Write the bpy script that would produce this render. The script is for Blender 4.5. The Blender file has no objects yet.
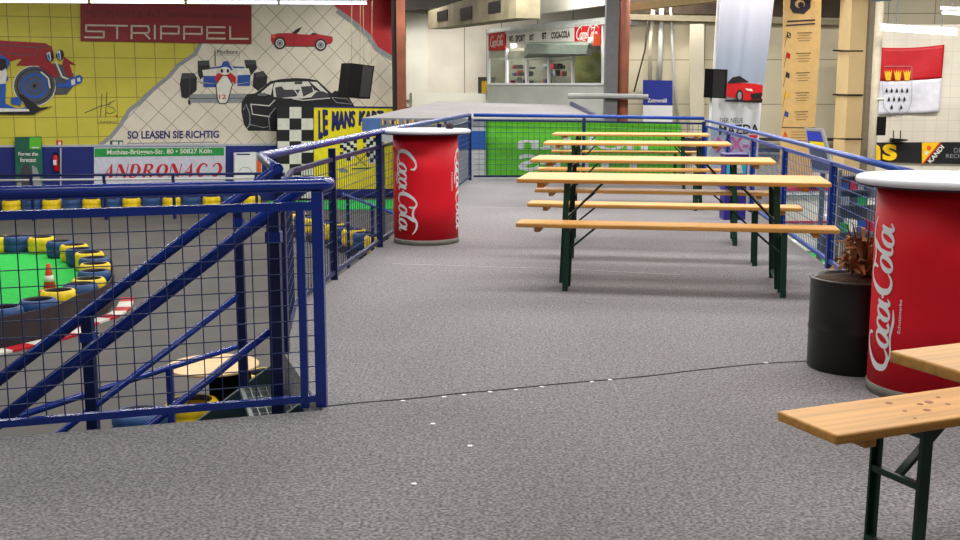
import bpy, bmesh, math, random
from mathutils import Vector, Matrix
random.seed(7)
R = math.radians
C = bpy.context.scene.collection
sc = bpy.context.scene

# ------------------------------------------------------------------ camera
F = 1130.0; H = 1.425; PITCH = math.atan(183.0 / F)
cam = bpy.data.cameras.new('camera'); cam_o = bpy.data.objects.new('camera', cam); C.objects.link(cam_o)
cam.sensor_width = 36.0; cam.lens = F / 960 * 36.0; cam.clip_end = 200
cam_o.location = (0, 0, H); cam_o.rotation_euler = (math.pi / 2 - PITCH, 0, 0)
sc.camera = cam_o
FW = Vector((0, math.cos(PITCH), -math.sin(PITCH))); UP = Vector((0, math.sin(PITCH), math.cos(PITCH))); RT = Vector((1, 0, 0))
EYE = Vector((0, 0, H))
def ray(px, py): return FW + RT * ((px - 480) / F) - UP * ((py - 270) / F)
def atz(px, py, z):
    d = ray(px, py); return EYE + d * ((z - H) / d.z)
def aty(px, py, y):
    d = ray(px, py); return EYE + d * (y / d.y)
class Plane:
    """a vertical plane through two floor-plan points"""
    def __init__(s, a, b):
        s.a = Vector((a[0], a[1], 0)); t = Vector((b[0] - a[0], b[1] - a[1], 0)); s.t = t.normalized()
        s.n = Vector((s.t.y, -s.t.x, 0))          # towards the camera
    def pt(s, px, py, off=0):
        d = ray(px, py); k = (s.a + s.n * off - EYE).dot(s.n) / d.dot(s.n); return EYE + d * k
def px_plane(x0, Y0, x1, Y1):
    a = aty(x0, 87, Y0); b = aty(x1, 87, Y1); return Plane((a.x, a.y), (b.x, b.y))

# ------------------------------------------------------------------ materials
def lin(c):
    return tuple(((v / 255) / 12.92 if v / 255 <= .04045 else ((v / 255 + .055) / 1.055) ** 2.4) for v in c) + (1,)
MATS = {}
def mat(name, rgb, rough=.55, metal=0, var=.06, scale=9, spec=.4, bump=0, stretch=None, coat=0):
    if name in MATS: return MATS[name]
    m = bpy.data.materials.new(name); m.use_nodes = True; nt = m.node_tree; b = nt.nodes['Principled BSDF']
    b.inputs['Roughness'].default_value = rough; b.inputs['Metallic'].default_value = metal
    b.inputs['Specular IOR Level'].default_value = spec; b.inputs['Coat Weight'].default_value = coat
    tc = nt.nodes.new('ShaderNodeTexCoord'); mp = nt.nodes.new('ShaderNodeMapping'); nz = nt.nodes.new('ShaderNodeTexNoise')
    mp.inputs['Scale'].default_value = stretch or (1, 1, 1)
    nz.inputs['Scale'].default_value = scale; nz.inputs['Detail'].default_value = 4
    nt.links.new(tc.outputs['Object'], mp.inputs[0]); nt.links.new(mp.outputs[0], nz.inputs['Vector'])
    mr = nt.nodes.new('ShaderNodeMapRange'); mr.inputs['From Min'].default_value = .3; mr.inputs['From Max'].default_value = .7
    mr.inputs['To Min'].default_value = 1 - var * 2; mr.inputs['To Max'].default_value = 1 + var
    nt.links.new(nz.outputs['Fac'], mr.inputs['Value'])
    mx = nt.nodes.new('ShaderNodeVectorMath'); mx.operation = 'SCALE'; mx.inputs[0].default_value = lin(rgb)[:3]
    nt.links.new(mr.outputs[0], mx.inputs['Scale']); nt.links.new(mx.outputs[0], b.inputs['Base Color'])
    if bump:
        bp = nt.nodes.new('ShaderNodeBump'); bp.inputs['Strength'].default_value = bump; bp.inputs['Distance'].default_value = .01
        nt.links.new(nz.outputs['Fac'], bp.inputs['Height']); nt.links.new(bp.outputs[0], b.inputs['Normal'])
    MATS[name] = m; return m
def glow(name, rgb, s):
    m = bpy.data.materials.new(name); m.use_nodes = True; b = m.node_tree.nodes['Principled BSDF']
    b.inputs['Base Color'].default_value = lin(rgb); b.inputs['Emission Color'].default_value = lin(rgb); b.inputs['Emission Strength'].default_value = s
    return m
def tile_mat(name, rgb, line, ua, va, sp, w, rough=.5, var=.05):
    """painted panels with thin joints: lines where frac(p.ua/sp) or frac(p.va/sp) is small"""
    m = mat(name, rgb, rough, var=var, scale=1.3); nt = m.node_tree; b = nt.nodes['Principled BSDF']
    src = b.inputs['Base Color'].links[0].from_socket
    g = nt.nodes.new('ShaderNodeNewGeometry'); prev = None
    for ax in (ua, va):
        d = nt.nodes.new('ShaderNodeVectorMath'); d.operation = 'DOT_PRODUCT'; d.inputs[1].default_value = ax
        nt.links.new(g.outputs['Position'], d.inputs[0])
        k = nt.nodes.new('ShaderNodeMath'); k.operation = 'DIVIDE'; k.inputs[1].default_value = sp; nt.links.new(d.outputs['Value'], k.inputs[0])
        f = nt.nodes.new('ShaderNodeMath'); f.operation = 'FRACT'; nt.links.new(k.outputs[0], f.inputs[0])
        l = nt.nodes.new('ShaderNodeMath'); l.operation = 'LESS_THAN'; l.inputs[1].default_value = w / sp; nt.links.new(f.outputs[0], l.inputs[0])
        if prev:
            a = nt.nodes.new('ShaderNodeMath'); a.operation = 'MAXIMUM'; nt.links.new(prev.outputs[0], a.inputs[0]); nt.links.new(l.outputs[0], a.inputs[1]); prev = a
        else: prev = l
    mx = nt.nodes.new('ShaderNodeMix'); mx.data_type = 'RGBA'
    nt.links.new(prev.outputs[0], mx.inputs[0]); nt.links.new(src, mx.inputs[6]); mx.inputs[7].default_value = lin(line)
    nt.links.new(mx.outputs[2], b.inputs['Base Color']); return m
def carpet_mat():
    m = mat('carpet', (128, 125, 129), .95, var=.03, scale=1.1, spec=.1); nt = m.node_tree; b = nt.nodes['Principled BSDF']
    src = b.inputs['Base Color'].links[0].from_socket
    tc = nt.nodes.new('ShaderNodeTexCoord')
    fac = None
    for s, lo, hi, mn, mxv in ((75, .36, .64, .42, 1.5), (24, .32, .68, .8, 1.12), (.55, .35, .65, .9, 1.05)):
        nz = nt.nodes.new('ShaderNodeTexNoise'); nz.inputs['Scale'].default_value = s; nz.inputs['Detail'].default_value = 3; nt.links.new(tc.outputs['Object'], nz.inputs['Vector'])
        mr = nt.nodes.new('ShaderNodeMapRange'); mr.inputs['From Min'].default_value = lo; mr.inputs['From Max'].default_value = hi; mr.inputs['To Min'].default_value = mn; mr.inputs['To Max'].default_value = mxv
        nt.links.new(nz.outputs['Fac'], mr.inputs['Value'])
        v = nt.nodes.new('ShaderNodeVectorMath'); v.operation = 'SCALE'; nt.links.new(src, v.inputs[0]); nt.links.new(mr.outputs[0], v.inputs['Scale']); src = v.outputs[0]
        if fac is None:
            fac = nz
    nt.links.new(src, b.inputs['Base Color'])
    bp = nt.nodes.new('ShaderNodeBump'); bp.inputs['Strength'].default_value = .5; bp.inputs['Distance'].default_value = .004
    nt.links.new(fac.outputs['Fac'], bp.inputs['Height']); nt.links.new(bp.outputs[0], b.inputs['Normal'])
    b.inputs['Sheen Weight'].default_value = .25
    return m
def glass_mat():
    m = bpy.data.materials.new('booth_glass'); m.use_nodes = True; nt = m.node_tree; nt.nodes.remove(nt.nodes['Principled BSDF'])
    o = nt.nodes['Material Output']; t = nt.nodes.new('ShaderNodeBsdfTransparent'); g = nt.nodes.new('ShaderNodeBsdfGlossy'); g.inputs['Roughness'].default_value = .05
    t.inputs[0].default_value = (.8, .85, .83, 1); x = nt.nodes.new('ShaderNodeMixShader'); x.inputs[0].default_value = .1
    nt.links.new(t.outputs[0], x.inputs[1]); nt.links.new(g.outputs[0], x.inputs[2]); nt.links.new(x.outputs[0], o.inputs[0]); return m
def sky_print_mat():
    """a printed sky: pale at the top of the banner, blue-grey further down"""
    m = bpy.data.materials.new('banner_print'); m.use_nodes = True; nt = m.node_tree; b = nt.nodes['Principled BSDF']; b.inputs['Roughness'].default_value = .6
    tc = nt.nodes.new('ShaderNodeTexCoord'); sp = nt.nodes.new('ShaderNodeSeparateXYZ'); nt.links.new(tc.outputs['Generated'], sp.inputs[0])
    cr = nt.nodes.new('ShaderNodeValToRGB'); nt.links.new(sp.outputs['Z'], cr.inputs[0]); e = cr.color_ramp.elements
    e[0].position = 0; e[0].color = lin((205, 208, 214)); e[1].position = 1; e[1].color = lin((205, 203, 216))
    for p, c in ((.27, (196, 202, 210)), (.42, (214, 218, 222)), (.5, (146, 160, 182)), (.62, (150, 162, 184)), (.8, (178, 182, 200))):
        q = e.new(p); q.color = lin(c)
    nt.links.new(cr.outputs[0], b.inputs['Base Color']); return m

BLUE = mat('blue_paint', (12, 46, 136), .24, var=.08, scale=6, spec=.45)
BLUE_D = mat('dark_blue_paint', (10, 28, 78), .4, var=.08, scale=6)
BLUE_L = mat('light_blue_paint', (20, 70, 164), .35, var=.08, scale=6)
WIRE = mat('blue_wire', (34, 52, 100), .5)
WIRE_R = mat('blue_wire_far', (52, 88, 150), .45)
WOOD = mat('varnished_spruce', (212, 156, 82), .45, var=.11, scale=5, stretch=(.35, 9, 9), spec=.3)
WOOD_E = mat('wood_cleat', (196, 140, 72), .5, var=.12, scale=5, stretch=(4, 4, 4))
GREEN = mat('green_steel', (10, 58, 44), .4, var=.1)
RED = mat('red_drum', (222, 22, 40), .55, var=.04, scale=3, spec=.25)
WHITE = mat('white_paint', (232, 232, 236), .45, var=.02)
DISC = mat('white_table_plastic', (214, 216, 224), .3, var=.05, scale=5)
BLACK = mat('black_plastic', (13, 12, 14), .7, var=.1, spec=.15)
CARPET = carpet_mat()
TRACK = mat('track_asphalt', (80, 77, 76), .7, var=.12, scale=.8, bump=.1)
TY_Y = mat('tyre_yellow', (236, 204, 24), .5, var=.12, scale=8)
TY_B = mat('tyre_blue', (34, 74, 128), .5, var=.12, scale=8)
RUBBER = mat('rubber', (38, 36, 40), .7, var=.15)
BELT = mat('conveyor_belt', (52, 43, 48), .7, var=.15, scale=2)
TURF = mat('green_carpet', (52, 182, 80), .9, var=.08, scale=10, spec=.1)
CREAM = mat('cream_wall', (214, 208, 186), .8, var=.07, scale=.9)
CREAM_W = mat('white_wall', (226, 224, 212), .8, var=.05, scale=.8)
BEIGE = mat('beige_concrete', (218, 190, 138), .75, var=.05, scale=1.5)
STEEL = mat('grey_steel', (120, 122, 124), .4, .7, var=.08)
GALV = mat('grating_steel', (150, 160, 160), .5, .5, var=.1)
DARK = mat('dark_ceiling', (46, 42, 40), .9, var=.2, scale=1)
RUST = mat('rust_paint', (138, 78, 56), .6, var=.1, scale=3)
GREY = mat('grey_panel', (188, 190, 186), .6, var=.05, scale=2)
NAVY = mat('navy_panel', (24, 48, 138), .5, var=.06, scale=1.5)
P_RED = mat('print_red', (190, 22, 34), .5); P_BLUE = mat('print_blue', (30, 72, 160), .5); P_WHITE = mat('print_white', (222, 220, 212), .5)
P_BLACK = mat('print_black', (20, 20, 26), .5); P_GREY = mat('print_grey', (142, 146, 152), .5); P_YEL = mat('print_yellow', (242, 220, 30), .5)
P_DG = mat('print_dark_grey', (62, 62, 68), .5); P_GREEN = mat('print_green', (30, 150, 70), .5); P_LIME = mat('print_lime', (86, 186, 40), .6, var=.08, scale=4)
P_SIL = mat('print_silver', (200, 190, 176), .5); P_NAVY = mat('print_navy', (26, 34, 110), .5); P_LILAC = mat('print_lilac', (206, 204, 226), .6)
P_PINK = mat('print_pink', (206, 66, 120), .5); P_CYAN = mat('print_cyan', (60, 180, 214), .5); P_GOLD = mat('print_gold', (230, 186, 30), .5)
P_MAROON = mat('print_maroon', (96, 14, 26), .5); P_TEAL = mat('print_teal', (20, 92, 84), .5); P_ORANGE = mat('print_orange', (232, 92, 36), .5)
SOIL = mat('soil', (70, 48, 34), .95, var=.3, scale=30, bump=.6)
LEAF = mat('dry_leaf', (150, 102, 62), .8, var=.3, scale=12)
TUBE = glow('lit_tube', (236, 244, 255), 4.0)
GLASS = glass_mat()

# ------------------------------------------------------------------ mesh builder
class MB:
    def __init__(s): s.v = []; s.f = []; s.m = []
    def add(s, vs, fs, m=0):
        k = len(s.v); s.v += [Vector(p) for p in vs]; s.f += [tuple(i + k for i in f) for f in fs]; s.m += [m] * len(fs)
    def poly(s, pts, m=0): s.add(pts, [tuple(range(len(pts)))], m)
    def prism(s, pts, ex, m=0):
        n = len(pts); ex = Vector(ex); a = [Vector(p) for p in pts]; b = [p + ex for p in a]
        s.add(a + b, [tuple(range(n)), tuple(range(2 * n - 1, n - 1, -1))] + [(i, i + n, (i + 1) % n + n, (i + 1) % n) for i in range(n)], m)
    def box(s, c, sz, rz=0, m=0):
        x, y, z = sz[0] / 2, sz[1] / 2, sz[2] / 2; M = Matrix.Rotation(rz, 3, 'Z'); c = Vector(c)
        vs = [c + M @ Vector((a * x, b * y, d * z)) for d in (-1, 1) for a, b in ((-1, -1), (1, -1), (1, 1), (-1, 1))]
        s.add(vs, [(3, 2, 1, 0), (4, 5, 6, 7), (0, 1, 5, 4), (1, 2, 6, 5), (2, 3, 7, 6), (3, 0, 4, 7)], m)
    def rbox(s, c, sz, bev=.006, seg=2, rz=0, m=0):
        bm = bmesh.new(); bmesh.ops.create_cube(bm, size=1)
        for v in bm.verts: v.co = Vector((v.co.x * sz[0], v.co.y * sz[1], v.co.z * sz[2]))
        bmesh.ops.bevel(bm, geom=bm.edges[:], offset=bev, segments=seg, affect='EDGES', profile=.6)
        M = Matrix.Rotation(rz, 3, 'Z'); bm.verts.index_update()
        s.add([Vector(c) + M @ v.co for v in bm.verts], [tuple(v.index for v in f.verts) for f in bm.faces], m); bm.free()
    def bar(s, p, q, w, h=None, m=0, up=(0, 0, 1)):
        p = Vector(p); q = Vector(q); h = h or w; d = (q - p).normalized(); u = Vector(up)
        if abs(d.dot(u)) > .98: u = Vector((0, 1, 0))
        a = d.cross(u).normalized(); b = a.cross(d)
        vs = [e + a * (i * w / 2) + b * (j * h / 2) for e in (p, q) for i, j in ((-1, -1), (1, -1), (1, 1), (-1, 1))]
        s.add(vs, [(0, 1, 2, 3), (7, 6, 5, 4), (0, 4, 5, 1), (1, 5, 6, 2), (2, 6, 7, 3), (3, 7, 4, 0)], m)
    def tube(s, pts, r, n=10, m=0, caps=True):
        pts = [Vector(p) for p in pts]; k0 = len(s.v); a = None; L = len(pts)
        for i, p in enumerate(pts):
            d = ((pts[min(i + 1, L - 1)] - p).normalized() + (p - pts[max(i - 1, 0)]).normalized()).normalized()
            if a is None:
                a = d.cross(Vector((0, 0, 1)));
                if a.length < .05: a = d.cross(Vector((0, 1, 0)))
            a = (a - d * a.dot(d)).normalized(); b = d.cross(a); rr = r[i] if isinstance(r, (list, tuple)) else r
            for j in range(n):
                t = 2 * math.pi * j / n; s.v.append(p + a * (math.cos(t) * rr) + b * (math.sin(t) * rr))
        for i in range(L - 1):
            for j in range(n):
                s.f.append((k0 + i * n + j, k0 + i * n + (j + 1) % n, k0 + (i + 1) * n + (j + 1) % n, k0 + (i + 1) * n + j)); s.m.append(m)
        if caps:
            s.f += [tuple(k0 + j for j in range(n - 1, -1, -1)), tuple(k0 + (L - 1) * n + j for j in range(n))]; s.m += [m, m]
    def lathe(s, prof, c=(0, 0, 0), n=32, m=0, closed=False):
        k0 = len(s.v); c = Vector(c); L = len(prof)
        for r, z in prof:
            for j in range(n):
                t = 2 * math.pi * j / n; s.v.append(c + Vector((r * math.cos(t), r * math.sin(t), z)))
        for i in range(L if closed else L - 1):
            i2 = (i + 1) % L
            for j in range(n):
                s.f.append((k0 + i * n + j, k0 + i * n + (j + 1) % n, k0 + i2 * n + (j + 1) % n, k0 + i2 * n + j)); s.m.append(m)
        if not closed:
            s.f += [tuple(k0 + j for j in range(n - 1, -1, -1)), tuple(k0 + (L - 1) * n + j for j in range(n))]; s.m += [m, m]
    def build(s, name, mats, parent=None, smooth=False, loc=None):
        if not isinstance(mats, (list, tuple)): mats = [mats]
        me = bpy.data.meshes.new(name)
        if parent is None and loc is None and s.v:
            xs = [p.x for p in s.v]; ys = [p.y for p in s.v]
            loc = Vector(((min(xs) + max(xs)) / 2, (min(ys) + max(ys)) / 2, min(p.z for p in s.v)))
        sh = Vector(loc) if loc is not None else Vector()
        me.from_pydata([tuple(p - sh) for p in s.v], [], s.f)
        for q in mats: me.materials.append(q)
        me.polygons.foreach_set('material_index', s.m)
        me.update()
        bm = bmesh.new(); bm.from_mesh(me); bmesh.ops.recalc_face_normals(bm, faces=bm.faces[:]); bm.to_mesh(me); bm.free()
        if smooth:
            for p in me.polygons: p.use_smooth = len(p.vertices) <= 4
        o = bpy.data.objects.new(name, me); C.objects.link(o); o.location = sh
        if parent is not None:
            o.parent = parent; o.matrix_parent_inverse = pm(parent).inverted()
        return o
def pm(o):
    M = Matrix.Translation(o.location) @ o.rotation_euler.to_matrix().to_4x4()
    return pm(o.parent) @ o.matrix_parent_inverse @ M if o.parent else M
def tag(o, label=None, cat=None, group=None, kind=None):
    if label: o['label'] = label
    if cat: o['category'] = cat
    if group: o['group'] = group
    if kind: o['kind'] = kind
    return o
def thing(name, label, cat, loc=(0, 0, 0), group=None):
    o = bpy.data.objects.new(name, None); C.objects.link(o); o.location = loc; o.empty_display_size = .1
    return tag(o, label, cat, group)
def copy_tree(o, parent=None):
    c = o.copy(); C.objects.link(c)
    if parent is not None: c.parent = parent
    for ch in list(o.children): copy_tree(ch, c)
    return c
ORD = ['', 'first', 'second', 'third', 'fourth', 'fifth', 'sixth', 'seventh', 'eighth', 'ninth', 'tenth', 'eleventh', 'twelfth', 'thirteenth', 'fourteenth', 'fifteenth', 'sixteenth', 'seventeenth']

# ------------------------------------------------------------------ 2-D drawing helpers (text, strokes) mapped onto surfaces
def spline(pts, k=6):
    out = []; n = len(pts)
    for i in range(n - 1):
        p0, p1, p2, p3 = pts[max(i - 1, 0)], pts[i], pts[i + 1], pts[min(i + 2, n - 1)]
        for j in range(k):
            t = j / k
            out.append(tuple(.5 * (2 * b + (c - a) * t + (2 * a - 5 * b + 4 * c - d) * t * t + (3 * b - a - 3 * c + d) * t ** 3) for a, b, c, d in zip(p0, p1, p2, p3)))
    out.append(tuple(pts[-1])); return out
def ribbon(pts):
    """pts: (x, y, width) -> quads in 2-D"""
    L = []; n = len(pts)
    for i, (x, y, w) in enumerate(pts):
        a = pts[max(i - 1, 0)]; b = pts[min(i + 1, n - 1)]; dx, dy = b[0] - a[0], b[1] - a[1]; l = math.hypot(dx, dy) or 1
        L.append(((x - dy / l * w / 2, y + dx / l * w / 2), (x + dy / l * w / 2, y - dx / l * w / 2)))
    return [[L[i][0], L[i + 1][0], L[i + 1][1], L[i][1]] for i in range(n - 1)]
_txt = {}
def text2d(s, bold=0.0, shear=0.0):
    """letter outlines filled, scaled to the unit square"""
    key = (s, bold, shear)
    if key in _txt: return _txt[key]
    cu = bpy.data.curves.new('letters', 'FONT'); cu.body = s; cu.offset = bold; cu.shear = shear; cu.resolution_u = 3
    o = bpy.data.objects.new('letters', cu); C.objects.link(o)
    me = bpy.data.meshes.new_from_object(o.evaluated_get(bpy.context.evaluated_depsgraph_get()))
    bpy.data.objects.remove(o); bpy.data.curves.remove(cu)
    vs = [(v.co.x, v.co.y) for v in me.vertices]; fs = [tuple(p.vertices) for p in me.polygons]; bpy.data.meshes.remove(me)
    x0 = min(v[0] for v in vs); x1 = max(v[0] for v in vs); y0 = min(v[1] for v in vs); y1 = max(v[1] for v in vs)
    vs = [((x - x0) / (x1 - x0), (y - y0) / (y1 - y0)) for x, y in vs]; _txt[key] = (vs, fs); return vs, fs
def quadmap(q):
    """unit square -> pixel quad TL, TR, BR, BL"""
    (ax, ay), (bx, by), (cx, cy), (dx, dy) = q
    return lambda u, v: (dx * (1 - u) * (1 - v) + cx * u * (1 - v) + bx * u * v + ax * (1 - u) * v, dy * (1 - u) * (1 - v) + cy * u * (1 - v) + by * u * v + ay * (1 - u) * v)
def rect(x0, y0, x1, y1): return [(x0, y0), (x1, y0), (x1, y1), (x0, y1)]
def ptext(mb, pl, s, q, off, m=0, bold=.01, shear=0, mirror=False):
    vs, fs = text2d(s, bold, shear); f = quadmap(q)
    mb.add([pl.pt(*f(1 - u if mirror else u, v), off) for u, v in vs], fs, m)
def ppoly(mb, pl, pts, off, m=0): mb.poly([pl.pt(x, y, off) for x, y in pts], m)
def pslab(mb, pl, pts, off, th, m=0): mb.prism([pl.pt(x, y, off) for x, y in pts], -pl.n * th, m)
def pell(mb, pl, cx, cy, rx, ry, off, m=0, n=24, a0=0, a1=360):
    ppoly(mb, pl, [(cx + rx * math.cos(R(a0 + (a1 - a0) * i / n)), cy + ry * math.sin(R(a0 + (a1 - a0) * i / n))) for i in range(n if a1 - a0 == 360 else n + 1)], off, m)
def pline(mb, pl, pts, w, off, m=0):
    for q in ribbon([(x, y, w) for x, y in pts]): ppoly(mb, pl, q, off, m)
def pstroke(mb, pl, strokes, q, off, m=0):
    f = quadmap(q)
    for st in strokes:
        for qd in ribbon(st): ppoly(mb, pl, [f(u, v) for u, v in qd], off, m)
def crop(x0, y0, s, pts): return [(x0 + a / s, y0 + b / s) for a, b in pts]

COKE = []
def _s(pts, k=5): COKE.append(spline(pts, k))
def _ell(cx, cy, rx, ry, w, a0=0, a1=360, n=14):
    COKE.append([(cx + rx * math.cos(R(a0 + (a1 - a0) * i / n)) + .25 * (ry * math.sin(R(a0 + (a1 - a0) * i / n))), cy + ry * math.sin(R(a0 + (a1 - a0) * i / n)),
                  w * (.55 + .45 * abs(math.cos(R(a0 + (a1 - a0) * i / n))))) for i in range(n + 1)])
_s([(.80, .72, .04), (.78, .92, .09), (.6, .99, .08), (.34, .82, .13), (.12, .46, .16), (.14, .1, .13), (.36, .0, .09), (.56, .14, .03)])
_s([(.2, .02, .05), (.45, -.1, .06), (.8, -.06, .07), (1.15, -.14, .08), (1.4, -.12, .03)])
_ell(.74, .25, .14, .25, .12)
_ell(1.04, .25, .13, .25, .12, 35, 310)
_ell(1.30, .25, .13, .25, .12)
_s([(1.54, .5, .08), (1.47, .2, .11), (1.5, .02, .08), (1.6, .1, .03)])
_s([(1.6, .3, .09), (1.72, .34, .09)])
_s([(2.24, .62, .05), (2.26, .9, .1), (2.08, 1.0, .08), (1.88, .8, .12), (1.74, .42, .15), (1.78, .08, .12), (1.98, .0, .08), (2.14, .14, .03)])
_s([(2.16, .98, .06), (2.4, .84, .1), (2.62, .84, .1), (2.85, 1.0, .1), (3.1, .96, .08), (3.3, .78, .02)])
_ell(2.34, .25, .13, .25, .12)
_s([(2.62, .5, .05), (2.78, .86, .07), (2.72, .9, .07), (2.6, .5, .1), (2.56, .1, .1), (2.66, .03, .06), (2.76, .14, .03)])
_ell(2.88, .25, .13, .25, .12)
_s([(3.12, .5, .08), (3.05, .2, .11), (3.08, .02, .08), (3.2, .12, .03)])
def coke(add, m):
    """add(points2d in 0..1 x 0..1, m)"""
    for st in COKE:
        for q in ribbon(st): add([(u / 3.3, (v + .18) / 1.25) for u, v in q], m)

# ================================================================== SETTING
ED = [(-.70, 4.885), (-1.08, 6.02), (-1.22, 7.2), (-1.10, 8.35), (-.17, 17.62), (3.56, 17.72), (2.60, 6.72), (9, 6.2), (9, -6), (-7.5, -6), (-7.5, 2.745)]
mb = MB(); mb.prism([(x, y, -2.0) for x, y in ED], (0, 0, 2.0)); deck = tag(mb.build('floor_upper', CARPET), kind='structure')
mb = MB(); mb.box((0, 16, -2.05), (46, 52, .1)); tag(mb.build('floor', TRACK), kind='structure')
def seam(pts, w, z, m, name, dots=None):
    mb = MB(); q = ribbon([(p[0], p[1], w) for p in spline(pts, 8)])
    for a in q: mb.prism([(x, y, 0.0005) for x, y in a], (0, 0, z))
    mb.build(name, m, deck)
sp = [atz(*p, 0) for p in ((322, 407), (360, 403), (420, 398), (455, 394), (500, 390), (560, 384), (640, 377), (700, 370), (760, 364), (812, 361))]
seam([(p.x, p.y) for p in sp], .011, .002, mat('seam_dark', (44, 42, 46), .9), 'carpet_seam')
sp = [atz(*p, 0) for p in ((392, 264), (470, 266.5), (540, 268.5), (600, 271), (680, 275))]
seam([(p.x, p.y) for p in sp], .02, .002, mat('seam_pale', (176, 174, 178), .9), 'carpet_seam')
sp = [atz(*p, 0) for p in ((466, 207), (520, 208), (570, 209))]
seam([(p.x, p.y) for p in sp], .03, .002, MATS['seam_pale'], 'carpet_seam')
mb = MB()
for px, py in ((403, 401), (444, 397), (464, 395), (490, 392), (516, 390), (542, 387), (592, 382), (433, 424), (470, 446), (414, 484), (610, 380), (766, 363)):
    p = atz(px, py, .001); mb.lathe([(.012, 0), (.012, .002)], p, 6)
mb.build('paper_scrap', WHITE, deck)['kind'] = 'stuff'

# mural wall
MU = px_plane(0, 32, 395, 36)
uv = MU.t; k2 = math.sqrt(.5)
YTILE = tile_mat('mural_yellow', (202, 192, 66), (128, 122, 58), tuple(uv), (0, 0, 1), .56, .02)
WTILE = tile_mat('mural_white', (222, 214, 198), (146, 140, 128), tuple(uv * k2 + Vector((0, 0, k2))), tuple(uv * k2 - Vector((0, 0, k2))), .5, .018)
NTILE = tile_mat('wainscot_blue', (14, 34, 116), (10, 24, 80), tuple(uv), (0, 0, 1), 1.1, .03)
def vwall(name, pl, x0, x1, z0, z1, th, m, off=0):
    a = pl.pt(x0, 87, off); b = pl.pt(x1, 87, off); mb = MB()
    mb.prism([(a.x, a.y, z0), (b.x, b.y, z0), (b.x, b.y, z1), (a.x, a.y, z1)], -pl.n * th); return tag(mb.build(name, m), kind='structure')
wall = vwall('wall_back', MU, -110, 400, -2, 4.8, .2, YTILE)
def decal(name, mats, fn, parent=wall, smooth=False):
    mb = MB(); fn(mb); return mb.build(name, mats, parent)
torn = [(202, 43), (197, 54), (180, 65), (170, 77), (160, 85), (147, 96), (142, 102), (131, 110), (122, 125), (113, 136), (99, 147.5)]
rt = [(338, 9), (357, 23), (370, 35), (377, 47), (396, 59)]
decal('white_tile_field', [WTILE], lambda m: ppoly(m, MU, torn + [(396, 145.5), (396, 0), (202, -2)], .006))
decal('torn_edge', [P_GREY], lambda m: (pline(m, MU, [(x - 1.5, y) for x, y in torn], 4, .010), pline(m, MU, [(x - 1, y + 1.5) for x, y in rt], 5, .011)))
decal('red_tile_field', [P_RED], lambda m: ppoly(m, MU, rt + [(396, -6), (324, -6)], .009))
mb = MB(); pslab(mb, MU, [(-110, 147.5), (277, 145), (400, 144), (400, 196), (-110, 216)], .03, .03)
mb.build('wainscot', NTILE, wall)
mb = MB(); pslab(mb, MU, [(-110, 146), (277, 143.6), (277, 145.6), (-110, 148)], .05, .05); pslab(mb, MU, rect(60, 148, 61.5, 206), .05, .05)
mb.build('wainscot_trim', mat('pale_trim', (176, 182, 196), .5), wall)
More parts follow.
